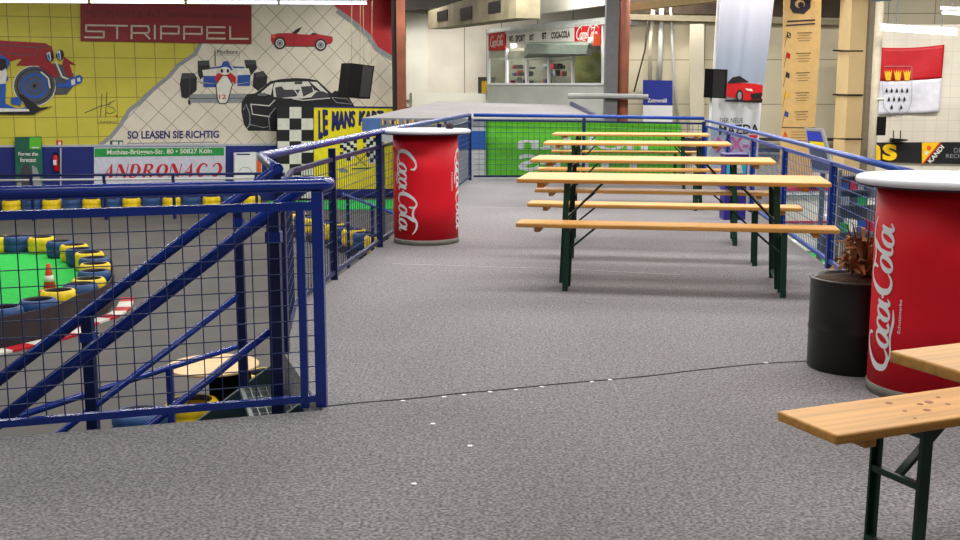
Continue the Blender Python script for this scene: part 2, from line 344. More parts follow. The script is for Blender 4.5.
# painted pictures on the mural wall
def vintage(m):
    c = lambda *p: crop(0, 30, 6, p)
    L = .012
    ppoly(m, MU, c((-40, 60), (270, 78), (310, 100), (322, 132), (290, 190), (200, 175), (110, 175), (60, 190), (-40, 140)), L, 0)
    pline(m, MU, c((-40, 88), (225, 105), (255, 95), (310, 105)), .9, L + .004, 1); pline(m, MU, c((0, 130), (120, 150), (215, 150), (225, 105)), .8, L + .004, 1)
    ppoly(m, MU, c((322, 200), (380, 210), (440, 262), (446, 330), (400, 388), (330, 390), (300, 300)), L + .004, 1)
    ppoly(m, MU, c((95, 215), (130, 175), (200, 158), (275, 172), (330, 215), (350, 270), (320, 290), (230, 215), (150, 215)), L + .008, 0)
    ppoly(m, MU, c((385, 160), (460, 212), (418, 206), (432, 250), (425, 290), (396, 272), (374, 205)), L + .008, 0)
    cx, cy = 34.5, 30 + 335 / 6
    for r, k in ((21.5, 3), (20.6, 1), (18, 2), (17, 1), (13.5, 4), (10.3, 1), (7, 4), (5.6, 1), (2, 2)):
        L += .004; pell(m, MU, cx, cy, r, r * .95, L, k)
    pline(m, MU, crop(0, 30, 6, [(245, 250), (290, 290), (300, 350)]), 1.5, L + .004, 3)
    for q in ((300, 158), (360, 150)):
        x, y = q[0] / 6, 30 + q[1] / 6; pell(m, MU, x, y, 4, 5.5, .04, 2); ppoly(m, MU, [(x - 3.5, y - 3), (x, y - 5), (x + 1, y + 3), (x + .5, y + 5), (x - 2, y + 3)], .044, 3); ppoly(m, MU, [(x - 2.8, y - 1), (x - 1, y - 3), (x + .5, y + 4), (x - 1.5, y + 3)], .048, 4)
    pline(m, MU, c((335, 190), (372, 280), (420, 300)), 1.6, .044, 3)
    ppoly(m, MU, c((400, 298), (480, 268), (497, 285), (490, 315), (420, 345), (340, 345), (345, 320), (400, 318)), .044, 4)
    ppoly(m, MU, c((425, 300), (450, 292), (452, 325), (430, 332)), .048, 3); ppoly(m, MU, c((462, 290), (480, 284), (484, 305), (466, 312)), .048, 3)
    ppoly(m, MU, c((-40, 130), (40, 165), (60, 195), (40, 240), (50, 300), (0, 330), (-40, 330)), .044, 4)
    ppoly(m, MU, c((-40, 200), (30, 215), (45, 260), (30, 330), (-40, 330)), .05, 3); ppoly(m, MU, c((0, 170), (35, 175), (40, 225), (10, 245), (-20, 235)), .054, 2)
    ppoly(m, MU, c((-40, 330), (35, 320), (30, 440), (100, 470), (190, 460), (185, 490), (-40, 480)), .056, 4)
    ppoly(m, MU, c((65, 405), (110, 400), (130, 430), (120, 455), (66, 440)), .058, 4)
    ppoly(m, MU, c((110, 380), (140, 390), (190, 430), (240, 465), (320, 458), (240, 485), (200, 508), (-40, 505), (-40, 485), (170, 487)), .062, 2)
    ppoly(m, MU, c((-40, 468), (170, 474), (178, 488), (-40, 492)), .066, 3)
decal('vintage_car_picture', [mat('pict_red', (150, 22, 34), .5), mat('pict_slate', (74, 78, 88), .5), P_BLACK, P_WHITE, mat('pict_blue', (28, 84, 176), .5)], vintage)
def racer(m):
    c = lambda *p: crop(170, 40, 7.94, p)
    for q in (((220, 165), (310, 162), (320, 240), (240, 315), (222, 270)), ((590, 158), (680, 160), (692, 225), (640, 285), (605, 230)),
              ((95, 264), (190, 262), (214, 300), (212, 400), (130, 466), (92, 455), (78, 350)), ((665, 262), (740, 245), (775, 290), (768, 350), (700, 405), (655, 370))): ppoly(m, MU, c(*q), .014, 0)
    for q in (((100, 270), (190, 266), (205, 300), (98, 310)), ((672, 262), (740, 250), (765, 285), (690, 300)), ((225, 170), (305, 168), (315, 200), (228, 200)), ((595, 164), (678, 164), (686, 195), (600, 195))): ppoly(m, MU, c(*q), .018, 4)
    ppoly(m, MU, c((160, 430), (600, 425), (640, 500), (155, 500)), .014, 3); pline(m, MU, c((160, 465), (600, 462)), .7, .018, 4)
    pline(m, MU, c((160, 310), (150, 505)), 1, .02, 4); pline(m, MU, c((150, 480), (155, 512)), 2, .02, 0)
    ppoly(m, MU, c((265, 285), (365, 275), (365, 375), (265, 375)), .018, 1); ppoly(m, MU, c((535, 275), (640, 270), (635, 365), (535, 365)), .018, 1)
    ppoly(m, MU, c((255, 240), (370, 225), (370, 285), (265, 285)), .02, 2); ppoly(m, MU, c((520, 225), (625, 225), (640, 275), (530, 280)), .02, 2)
    pline(m, MU, c((320, 225), (410, 212)), 1.6, .021, 1); pline(m, MU, c((500, 215), (590, 220)), 1.6, .021, 1)
    pline(m, MU, c((210, 330), (370, 350), (240, 345)), .8, .022, 3); pline(m, MU, c((535, 350), (660, 330)), .8, .022, 3)
    ppoly(m, MU, c((425, 168), (460, 168), (500, 240), (390, 240)), .022, 1)
    ppoly(m, MU, c((370, 270), (420, 250), (470, 250), (525, 295), (520, 350), (440, 300), (368, 340), (355, 300)), .024, 5)
    pell(m, MU, *crop(170, 40, 7.94, [(435, 245)])[0], 6, 4, .026, 2); pell(m, MU, *crop(170, 40, 7.94, [(412, 245)])[0], 1.3, 2, .03, 0); pell(m, MU, *crop(170, 40, 7.94, [(460, 245)])[0], 1.3, 2, .03, 0)
    ppoly(m, MU, c((415, 280), (455, 280), (500, 350), (462, 490), (445, 507), (390, 507), (372, 470), (360, 355)), .028, 0)
    ppoly(m, MU, c((418, 286), (452, 286), (492, 352), (455, 485), (440, 500), (395, 500), (380, 465), (368, 357)), .032, 2)
    ptext(m, MU, '12', [(219, 94.5), (226, 94.5), (226, 99), (219, 99)], .036, 5, .02)
    pline(m, MU, c((357, 80), (360, 205)), 1, .016, 4)
    for x in (550,): pline(m, MU, c((x, 90), (x, 150)), .4, .016, 3)
    pline(m, MU, c((365, 120), (550, 120)), .4, .016, 3)
    ptext(m, MU, 'Marlboro', rect(217.5, 49.5, 238, 54), .018, 4, 0)
decal('racing_car_picture', [P_BLACK, P_BLUE, P_WHITE, P_GREY, P_DG, P_RED], racer)
def roadster(m):
    c = lambda *p: crop(240, 10, 6, p)
    ppoly(m, MU, c((186, 150), (230, 140), (310, 138), (330, 128), (350, 145), (420, 148), (440, 140), (500, 150), (555, 160), (558, 185), (545, 205), (520, 212), (440, 218), (400, 222), (200, 210), (186, 185)), .014, 0)
    ppoly(m, MU, c((310, 138), (335, 118), (372, 100), (352, 132), (335, 142)), .016, 1); ppoly(m, MU, c((420, 148), (440, 136), (465, 142), (445, 150)), .018, 1)
    pline(m, MU, c((270, 218), (455, 218)), .7, .018, 1); pline(m, MU, c((325, 140), (322, 212)), .4, .018, 1)
    for x, y in ((239, 199), (484, 209)):
        px, py = 240 + x / 6, 10 + y / 6
        for r, k in ((6.2, 1), (4.4, 2), (3.6, 3), (1, 1)): pell(m, MU, px, py, r * .95, r, .02 + (6.2 - r) * .002, k)
    pline(m, MU, c((525, 210), (552, 205)), .9, .02, 2)
    ppoly(m, MU, c((190, 155), (212, 150), (212, 165), (190, 168)), .02, 4)
decal('red_roadster_picture', [mat('pict_red2', (178, 26, 38), .5), P_BLACK, P_WHITE, P_GREY, P_ORANGE], roadster)
def sports(m):
    c = lambda *p: crop(230, 70, 6, p)
    ppoly(m, MU, c((70, 190), (100, 145), (150, 140), (180, 120), (240, 68), (300, 55), (390, 48), (470, 52), (525, 62), (610, 140), (630, 125), (662, 128), (660, 148), (715, 165), (745, 215), (745, 330), (300, 370), (230, 365), (110, 365), (85, 330), (68, 250)), .014, 0)
    ppoly(m, MU, c((270, 75), (470, 68), (505, 120), (600, 150), (420, 172), (330, 170), (262, 160), (258, 110)), .018, 1)
    ppoly(m, MU, c((185, 135), (245, 85), (262, 78), (245, 150)), .018, 1); ppoly(m, MU, c((478, 70), (522, 72), (590, 140), (545, 128)), .018, 1)
    for q in (((270, 105), (310, 98), (325, 118), (420, 118), (400, 158), (280, 170)), ((425, 100), (490, 95), (500, 130), (440, 160)), ((385, 72), (435, 70), (432, 84), (390, 86)), ((490, 160), (520, 130), (560, 128), (600, 150), (560, 180), (500, 178))): ppoly(m, MU, c(*q), .022, 2)
    pline(m, MU, c((125, 205), (135, 265), (240, 280)), 1, .02, 1); pline(m, MU, c((125, 205), (235, 215), (270, 180)), 1, .02, 1)
    pline(m, MU, c((80, 240), (95, 205), (118, 260), (120, 330), (100, 350)), 1, .02, 3); pline(m, MU, c((240, 360), (230, 280), (270, 230), (290, 230)), 1, .02, 3)
    pline(m, MU, c((375, 172), (440, 182), (600, 168)), 1, .022, 1); pline(m, MU, c((610, 165), (700, 172), (730, 205), (640, 195), (612, 168)), .8, .02, 3)
    pline(m, MU, c((165, 150), (220, 150), (210, 138), (170, 145)), .8, .02, 3); pline(m, MU, c((110, 325), (200, 345), (230, 340)), .8, .02, 3)
    pline(m, MU, c((380, 110), (415, 160)), .8, .026, 1)
decal('black_sports_car_picture', [P_BLACK, P_WHITE, P_DG, P_GREY], sports)
def hs(m):
    c = lambda *p: crop(0, 0, 4, p)
    for s in (((338, 452), (400, 425), (445, 415)), ((408, 375), (402, 470)), ((428, 368), (422, 468)), ((462, 402), (436, 412), (430, 425), (455, 432), (464, 445), (440, 455), (425, 450))): pline(m, MU, c(*s), .7, .012, 0)
    pell(m, MU, 116.5, 116, 1.1, 1.1, .012, 1); ptext(m, MU, 'LEASING', rect(98, 121, 117, 124), .012, 0, 0)
decal('leasing_emblem', [P_DG, P_RED], hs)
decal('slogan_lettering', [P_NAVY, P_GREY, P_WHITE], lambda m: (ptext(m, MU, 'SO LEASEN SIE RICHTIG', [(127.5, 131), (219, 130.5), (219, 138), (127.5, 139)], .012, 0, .03), pline(m, MU, [(128, 143.4), (219, 142.2)], 1.1, .012, 1)))

# signs on that wall
mb = MB(); pslab(mb, MU, [(80.5, 3), (251.5, 5), (251.5, 44), (80.5, 41)], .06, .05)
sg = thing('company_sign', 'long dark red sign lettered STRIPPEL on the mural wall', 'sign', MU.pt(166, 44))
mb.build('sign_board', mat('sign_red', (132, 14, 28), .5), sg)
lets = []
def L_(x, *st):
    for s in st: lets.append([(x + a, b, .1) for a, b in s])
W_ = .9
def seg(*p): return list(p)
L_(0, [(.9, .95), (.05, .95), (.05, .5), (.85, .5), (.85, .05), (0, .05)])
L_(1.0, [(0, .95), (.9, .95)], [(.45, .95), (.45, 0)])
L_(2.05, [(.05, 0), (.05, .95), (.8, .95), (.85, .6), (.78, .42), (.05, .42)], [(.62, .42), (.86, 0)])
L_(3.1, [(.05, 0), (.05, 1)])
L_(3.38, [(.05, 0), (.05, .95), (.85, .95), (.85, .4), (.05, .4)])
L_(4.42, [(.05, 0), (.05, .95), (.85, .95), (.85, .4), (.05, .4)])
L_(5.46, [(.85, .95), (.05, .95), (.05, .05), (.85, .05)], [(.05, .5), (.82, .5)])
L_(6.5, [(.05, 1), (.05, .05), (.85, .05)])
st = [[(x / 7.4, y, w * .9) for x, y, w in s] for s in lets]
mb = MB(); f = quadmap([(85, 24.5), (249, 27), (249, 39.5), (85, 38)])
for s in st:
    for i in range(len(s) - 1):
        a = Vector(f(s[i][0], s[i][1])); b = Vector(f(s[i + 1][0], s[i + 1][1])); d = (b - a).normalized() * .75
        q = ribbon([(a.x - d.x, a.y - d.y, 1.7), (b.x + d.x, b.y + d.y, 1.7)])[0]; ppoly(mb, MU, q, .066)
mb.build('lettering', P_SIL, sg)
mb = MB(); ptext(mb, MU, 'MESSMANN & 4x3', [(86, 9), (160, 10), (160, 18), (86, 17)], .066, 0, 0); ptext(mb, MU, 'Transmission Innovation', [(163, 10.5), (247, 12.5), (247, 19), (163, 17)], .066, 0, 0)
mb.build('faded_lettering', P_MAROON, sg)

sg = thing('wall_banner', 'white wall banner with green header and red lettering ANDRONACO', 'banner', MU.pt(160, 186))
mb = MB(); pslab(mb, MU, [(94, 147.5), (225.5, 146.5), (225.5, 188), (94, 189)], .09, .03); mb.build('sheet', mat('banner_white', (204, 206, 224), .6), sg)
mb = MB(); ppoly(mb, MU, [(94.5, 148.5), (224, 147.4), (224, 155.5), (94.5, 157)], .096); mb.build('header', P_GREEN, sg)
mb = MB(); ptext(mb, MU, 'Mathias-Brüggen-Str. 80 • 50827 Köln', [(107, 149.8), (212, 148.4), (212, 154.6), (107, 156)], .1, 0, .02); mb.build('address_lettering', P_WHITE, sg)
G = {'A': [[(0, 0, .06), (.62, 1, .07)], [(.55, 1, .1), (.72, 0, .3)], [(.2, .33, .07), (.62, .33, .07)]],
     'N': [[(.05, 0, .07), (.05, 1, .07)], [(.1, 1, .1), (.2, .9, .26), (.75, .1, .26), (.8, 0, .1)], [(.85, 0, .07), (.85, 1, .07)]],
     'D': [[(.14, 0, .24), (.14, 1, .24)], spline([(.14, .97, .06), (.5, .95, .1), (.76, .5, .26), (.5, .05, .1), (.14, .03, .06)], 5)],
     'R': [[(.14, 0, .24), (.14, 1, .24)], spline([(.14, .97, .06), (.5, .95, .12), (.66, .75, .22), (.5, .54, .1), (.2, .52, .06)], 5), [(.4, .52, .12), (.58, .25, .24), (.8, .02, .18)]],
     'O': [spline([(.45, .98, .06), (.18, .8, .2), (.1, .5, .27), (.18, .2, .2), (.45, .02, .06), (.72, .2, .2), (.8, .5, .27), (.72, .8, .2), (.45, .98, .06)], 4)],
     'C': [spline([(.8, .75, .16), (.6, .97, .08), (.3, .9, .18), (.12, .5, .28), (.3, .1, .18), (.6, .03, .08), (.82, .25, .04)], 4)]}
mb = MB()
for i, ch in enumerate('ANDRONACO'):
    x = 102 + i * 13.3; q = [(x + 3, 164.5 - i * .16), (x + 15, 164.3 - i * .16), (x + 12, 177.6 - i * .2), (x, 178 - i * .2)]
    stx = G[ch]
    if i == 8: stx = [[(1 - a + .0, b, w) for a, b, w in s] for s in G['C']]
    pstroke(mb, MU, stx, q, .1)
mb.build('red_lettering', P_RED, sg)

sg = thing('poster_board', 'green tyre advertising board before the blue wainscot', 'poster', MU.pt(29, 189))
mb = MB(); pslab(mb, MU, [(14.5, 137), (41.5, 136.5), (43.5, 189), (16, 190)], .2, .06); mb.build('board', mat('poster_green', (22, 104, 84), .5, var=.3, scale=1.2), sg)
mb = MB(); ppoly(mb, MU, rect(29.5, 137.5, 41, 149), .205, 0); ppoly(mb, MU, rect(32, 147, 39, 148.2), .21, 1)
pell(mb, MU, 26, 178, 6.5, 14, .21, 2, 20, 180, 360); ppoly(mb, MU, [(19.5, 177), (32.5, 177), (33, 188), (19, 188)], .21, 2); ppoly(mb, MU, [(32, 165), (37, 168), (43, 188), (33, 188)], .212, 3); ppoly(mb, MU, [(17, 183), (21, 182), (23, 189), (16.4, 189.5)], .214, 3)
ptext(mb, MU, 'Forget the', [(18.5, 152), (38, 152), (38, 157), (18.5, 157)], .215, 1, .02); ptext(mb, MU, 'forecast', [(20, 157.5), (36, 157.5), (36, 162), (20, 162)], .215, 1, .02)
mb.build('poster_print', [P_LIME, P_WHITE, P_DG, P_GREY], sg)

ex = thing('fire_extinguisher', 'red fire extinguisher hung on the blue wainscot', 'fire extinguisher', MU.pt(56.5, 172))
p0 = MU.pt(56.5, 171.5, .14); p1 = MU.pt(56.5, 153, .14); h = p1.z - p0.z
mb = MB(); mb.lathe([(.06, 0), (.085, .02), (.085, h * .78), (.06, h * .88), (.03, h * .92)], p0, 16); mb.build('cylinder', P_RED, ex, True)
mb = MB(); mb.box(p0 + Vector((0, 0, h * .96)), (.1, .05, .06)); mb.tube([p0 + Vector((.04, -.02, h * .95)), p0 + Vector((.11, -.03, h * .8)), p0 + Vector((.1, -.03, h * .4))], .014, 6); mb.build('valve_and_hose', BLACK, ex)
mb = MB(); mb.box(p0 + Vector((0, -.088, h * .5)), (.09, .01, .14)); mb.build('label_plate', WHITE, ex)
mb = MB(); pslab(mb, MU, rect(56.2, 140.5, 62.3, 146.2), .04, .02, 0); pell(mb, MU, 59.5, 143.3, 1.6, 1.9, .046, 1); tag(mb.build('extinguisher_sign', [P_RED, P_WHITE]), 'small square red pictogram above the extinguisher', 'sign')
mb = MB(); pslab(mb, MU, rect(110, 140.5, 123, 146.4), .04, .02, 0); ppoly(mb, MU, rect(112.5, 141.6, 118, 145.4), .046, 1); ppoly(mb, MU, rect(119.5, 142, 122.4, 145), .046, 1); tag(mb.build('exit_sign', [P_TEAL, P_WHITE]), 'small green escape sign below the torn mural edge', 'sign')

sg = thing('notice_board', 'white notice board with pale sketch beside the chequered board', 'notice board', MU.pt(248, 181))
mb = MB(); pslab(mb, MU, [(234.5, 153), (256, 152.3), (256, 181), (234.5, 181.5)], .3, .25); mb.build('board', WHITE, sg)
mb = MB(); pslab(mb, MU, [(256.3, 152.5), (262, 153.5), (262, 179), (256.3, 180)], .3, .25); mb.build('side_panel', GREY, sg)
mb = MB(); ppoly(mb, MU, rect(236.5, 153.6, 250, 155), .306, 0); pline(mb, MU, [(239, 171), (243, 167), (249, 168), (252, 172)], .6, .306, 1); ppoly(mb, MU, rect(256.8, 160, 261, 172), .306, 2)
mb.build('print', [P_NAVY, P_GREY, P_ORANGE], sg)

# chequered and yellow boards
BO = Plane(tuple(MU.pt(277, 87, .5))[:2], tuple(MU.pt(395, 87, .5))[:2])
sg = thing('chequered_board', 'tall black and white chequered board beside the yellow sign', 'board', BO.pt(295, 196))
mb = MB(); pslab(mb, BO, [(277, 105.5), (313.5, 106), (313.5, 196), (277, 196)], 0, .1); mb.build('panel', P_BLACK, sg)
mb = MB()
for r in range(8):
    for c_ in range(3):
        if (r + c_) % 2: ppoly(mb, BO, rect(277.6 + 11.9 * c_, 107 + 11.4 * r, 289.5 + 11.9 * c_, 118.4 + 11.4 * r), .006)
mb.build('white_squares', P_WHITE, sg)
sg = thing('kart_hire_sign', 'large yellow board lettered LE MANS KART with two crossed flags', 'sign', BO.pt(360, 190))
mb = MB(); pslab(mb, BO, [(314, 106.5), (421, 108), (421, 188.5), (314, 189.5)], 0, .12); mb.build('panel', P_YEL, sg)
mb = MB(); pslab(mb, BO, [(314, 105.8), (421, 107.2), (421, 108.8), (314, 107.3)], .02, .14); pslab(mb, BO, rect(314, 189, 421, 196), -.02, .08); mb.build('border', P_NAVY, sg)
mb = MB()
for dx, dy, off, k in ((.9, .9, .006, 1), (0, 0, .012, 0)):
    for s, q in (('L', [(318.3, 110), (321, 110), (322, 137), (318.3, 139)]), ('E', [(322.5, 109.5), (327, 109.5), (327.4, 134), (323, 136)]),
                 ('MANS', [(331.5, 110.5), (354.5, 110.3), (354.5, 126), (331.5, 131)]), ('KART', [(358.5, 110.5), (383, 110.5), (383, 122), (358.5, 125)])):
        ptext(mb, BO, s, [(x + dx, y + dy) for x, y in q], off, k, .03, .1 if len(s) > 1 else 0)
pline(mb, BO, [(314, 143), (330, 140.5), (346, 138)], 1.4, .008, 0)
mb.build('lettering', [P_NAVY, P_BLACK], sg)
mb = MB()
for cx, cy, w, hh, sk in ((348.5, 149, 17, 22, 3), (371.5, 150, 17, 26, -3)):
    ppoly(mb, BO, [(cx - w / 2, cy - hh / 2 + sk), (cx + w / 2, cy - hh / 2 - sk), (cx + w / 2 - 2, cy + hh / 2 - 2), (cx - 2, cy + hh / 2 + 2)], .01, 0)
    for i in range(5):
        for j in range(6):
            if (i + j) % 2:
                x = cx - w / 2 + w * i / 5; y = cy - hh / 2 + hh * j / 6 + sk * (1 - 2 * i / 5); g = w / 5; g2 = hh / 6
                if not (j > 4 and i in (0, 4)): ppoly(mb, BO, rect(x, y, x + g, y + g2), .014, 1)
pline(mb, BO, [(352, 152), (366, 166)], .7, .012, 1); pline(mb, BO, [(368, 152), (355, 166)], .7, .012, 1)
ppoly(mb, BO, [(339, 169), (343, 167.5), (348, 170), (348, 173), (340, 172)], .012, 2); pline(mb, BO, [(352, 168.8), (371, 168)], 1.3, .012, 3)
mb.build('crossed_flags_print', [P_WHITE, P_BLACK, P_GREY, P_TEAL], sg)

# left end, hall shell
mb = MB(); mb.box((-19.5, 16, 1.4), (.2, 52, 6.8)); tag(mb.build('wall_left', CREAM), kind='structure')
mb = MB(); mb.box((20, 16, 1.4), (.2, 52, 6.8)); tag(mb.build('wall_right', CREAM), kind='structure')
mb = MB(); mb.box((0, -9.5, 1.4), (39, .2, 6.8)); tag(mb.build('wall_front', CREAM), kind='structure')
mb = MB(); mb.box((0, 42, 1.4), (39, .2, 6.8)); tag(mb.build('wall_rear', CREAM), kind='structure')
mb = MB(); mb.box((0, 16, 4.9), (39.4, 52, .2)); tag(mb.build('ceiling', DARK), kind='structure')
# cream wall beside the mural
CW = px_plane(396, 36, 490, 37)
CPAN = tile_mat('cream_panels', (222, 216, 202), (140, 132, 118), tuple(CW.t), tuple(CW.t), 1.25, .03)
wc = vwall('wall_centre', CW, 396, 640, -2, 4.8, .2, CPAN)
mb = MB(); pslab(mb, CW, rect(412, 93, 487, 118), .8, .3); tag(mb.build('trim_low_wall', CREAM_W), kind='structure')
mb = MB(); pslab(mb, CW, [(406, 13), (428, 13), (428, 100), (406, 100)], .12, .12); tag(mb.build('trim_panel', CREAM_W), kind='structure')
mb = MB(); a = aty(402, 120, 34.6); mb.box((a.x, a.y, 1.4), (.26, .26, 6.7)); tag(mb.build('trim_pillar', RUST), kind='structure')
mb = MB(); a = aty(396, 120, 34.8); mb.box((a.x, a.y, 1.4), (.18, .26, 6.7)); tag(mb.build('trim_pillar', mat('dark_steel', (48, 44, 44), .6), ), kind='structure')
mb = MB(); pslab(mb, CW, [(396, -14), (540, -40), (500, -2), (430, 9), (396, 11)], 1.4, .3); tag(mb.build('trim_beam', DARK), kind='structure')
DU = px_plane(428, 34, 520, 26.5)
du = thing('air_duct', 'beige overhead air duct with three dark square vents', 'duct', DU.pt(470, 30))
mb = MB(); pslab(mb, DU, [(428, 11), (516, -16), (516, 18), (428, 29)], 0, .6); mb.build('casing', mat('duct_beige', (136, 128, 104), .7, var=.18, scale=2), du)
mb = MB()
for q in (((437, 12), (447, 9.5), (447, 20), (437, 21.5)), ((460, 8.5), (471.5, 6), (471.5, 19), (460, 21)), ((488, 3), (500, 0), (500, 12), (488, 14))): pslab(mb, DU, q, .02, .02)
mb.build('vent_opening', P_BLACK, du)
UPW = px_plane(516, 31, 605, 25.5)
mb = MB(); pslab(mb, UPW, [(516, -12), (605, -30), (605, 5), (516, 17)], 0, .15); tag(mb.build('wall_upper_gallery', CREAM_W), kind='structure')
mb = MB(); pslab(mb, UPW, rect(519.5, -10, 525.5, 6.5), .02, .02); tag(mb.build('window_1', P_DG), kind='structure')
mb = MB(); pslab(mb, UPW, rect(527.5, -10, 532, 5.2), .02, .02); tag(mb.build('window_2', P_DG), kind='structure')
mb = MB(); mb.tube([aty(513, y, 28) for y in (-10, 18)], .06, 8); tag(mb.build('drain_pipe', GREY), 'grey upright pipe at the end of the overhead duct', 'pipe')

# ------------------------------------------------------------------ snack booth
BP = px_plane(487, 32, 605, 26.5)
bo = thing('snack_booth', 'glazed cream snack booth under the white gallery wall', 'booth', BP.pt(545, 105))
mb = MB(); pslab(mb, BP, [(487, 84), (605, 84), (605, 160), (487, 150)], 0, .12); mb.build('lower_wall', GREY, bo)
mb = MB(); pslab(mb, BP, [(487, 33), (605, 19.5), (605, 24), (487, 36)], .06, 1.8); pslab(mb, BP, [(487, 29.5), (520, 25.5), (608, 17), (608, 20), (487, 34)], -.1, 1.6); mb.build('roof', mat('roof_grey', (196, 200, 200), .5), bo)
mb = MB(); pslab(mb, BP, [(505, 59), (528, 58), (528, 51), (505, 51.5)], -.005, .05)
pslab(mb, BP, [(488, 50), (505, 49.5), (505, 57.5), (488, 58)], -.005, .05); mb.build('infill_panel', mat('pale_infill', (176, 176, 160), .6), bo)
mb = MB()
for x in (487.8, 505.8, 526, 548, 572, 602): pslab(mb, BP, [(x - .8, 33 - (x - 487) * .1), (x + .8, 33 - (x - 487) * .1), (x + .8, 84), (x - .8, 84)], .02, .06)
pslab(mb, BP, [(487, 83), (604, 83), (604, 85.2), (487, 85)], .04, .1); pslab(mb, BP, rect(526, 58.5, 572, 60), .02, .06)
mb.build('window_bars', WHITE, bo)
mb = MB(); pslab(mb, BP, [(488, 57), (602, 57), (602, 84), (488, 84)], -.03, .01); mb.build('glazing', GLASS, bo)
mb = MB(); pslab(mb, BP, [(486, 30), (604, 18), (604, 100), (486, 100)], -1.7, .05, 0); pslab(mb, BP, rect(573, 53, 602, 84), -1.3, .04, 1)
pslab(mb, BP, rect(490, 60, 504, 84), -.8, .05, 5)
for i in range(26):
    x = random.uniform(507, 570); y = random.choice((83, 76, 69)); w = random.uniform(1.2, 3); hh = random.uniform(2, 6); pslab(mb, BP, rect(x, y - hh, x + w, y), -.9, .15, random.choice((2, 3, 4, 6, 7, 0)))
mb.build('interior', [mat('booth_inside', (150, 146, 130), .8), mat('booth_olive', (150, 148, 50), .8), P_RED, P_BLUE, P_BLACK, mat('booth_tan', (150, 142, 122), .8), P_GREY, P_DG], bo)
mb = MB(); a = [BP.pt(x, y, o_) for x, y, o_ in ((525, 42, .05), (590, 45, .05), (590, 55, .05), (525, 55, .05))]
n = BP.n; mb.add([BP.pt(524, 42, .0), BP.pt(592, 41, .0), BP.pt(592, 56, .0), BP.pt(524, 58, .0), BP.pt(527, 43.5, .8), BP.pt(588, 45, .8), BP.pt(586, 54, .8), BP.pt(528, 53.5, .8)],
       [(0, 1, 5, 4), (3, 2, 6, 7), (4, 5, 6, 7), (0, 4, 7, 3), (1, 2, 6, 5), (0, 1, 2, 3)]); mb.build('awning', mat('awning_grey', (112, 124, 114), .5), bo)
def booth_sign(name, x0, x1, yt, yb, lab):
    mb = MB(); pslab(mb, BP, [(x0, yt[0]), (x1, yt[1]), (x1, yb[1]), (x0, yb[0])], .06, .05); s = mb.build('sign_panel', P_RED, bo); s['label'] = lab
    mb = MB(); f = quadmap([(x0 + 1.5, yt[0] + 2.5), (x1 - 1.5, yt[1] + 2.5), (x1 - 1.5, yb[1] - 2.5), (x0 + 1.5, yb[0] - 2.5)])
    coke(lambda pts, m: ppoly(mb, BP, [f(u, v) for u, v in pts], .066, 0), 0); mb.build('script_lettering', P_WHITE, s)
booth_sign('a', 488.5, 505, (33.5, 31.5), (50.5, 49.5), 'small red sign with white script')
booth_sign('b', 574.5, 600, (24, 21.5), (43.5, 43), 'larger red sign with white script')
mb = MB(); pslab(mb, BP, [(506.5, 31), (574, 24.2), (574, 42.5), (506.5, 49)], .05, .04); s = mb.build('sign_panel', P_WHITE, bo); s['label'] = 'long white sign with black capitals'
mb = MB()
for t, q in (('WO', [(508.8, 36), (513, 35.6), (513, 41.6), (508.8, 42)]), ('SPORT', [(515.5, 35.4), (525, 34.4), (525, 41.2), (515.5, 42)]), ('IST', [(529.5, 34.6), (534, 34.2), (534, 40.2), (529.5, 40.6)]), ('IST', [(542, 32.6), (546.5, 32.2), (546.5, 39), (542, 39.4)]), ('COCA-COLA', [(551, 32), (570, 30.2), (570, 37.6), (551, 39)])): ptext(mb, BP, t, q, .056, 0, .04)
mb.build('lettering', P_BLACK, s)
mb = MB(); p = BP.pt(597, 40, .35); mb.box(p, (.16, .12, .26)); lp = thing('warning_lamp', 'orange lamp at the right corner of the snack booth', 'lamp', p); mb.build('lens', P_ORANGE, lp)
mb = MB(); p2 = BP.pt(592.5, 43, .35); mb.lathe([(.06, -.1), (.11, -.02), (.11, .1), (.05, .14)], p2, 12); mb.bar(p2, p, .03); mb.bar(BP.pt(590, 47, .35), p2, .04); mb.build('lamp_head', GREY, lp, True)
mb = MB(); pslab(mb, BP, [(478, 77), (486, 77), (486, 93.5), (478, 93.5)], -.2, .3, 0); c2 = mb.build('cabinet_body', P_DG, None); c2.name = 'wall_cabinet'; tag(c2, 'dark box with a yellow side panel left of the snack booth', 'box')
mb = MB(); pslab(mb, BP, rect(481.5, 81, 486, 93), -.18, .02); mb.build('side_panel', P_GOLD, c2)
mb = MB(); mb.tube([aty(568, 96, 25.2), aty(606, 96, 25.29), aty(648, 97, 25.29)], .062, 10); tag(mb.build('horizontal_pipe', mat('pipe_grey', (150, 152, 150), .6)), 'thick grey horizontal pipe in front of the brown column', 'pipe')

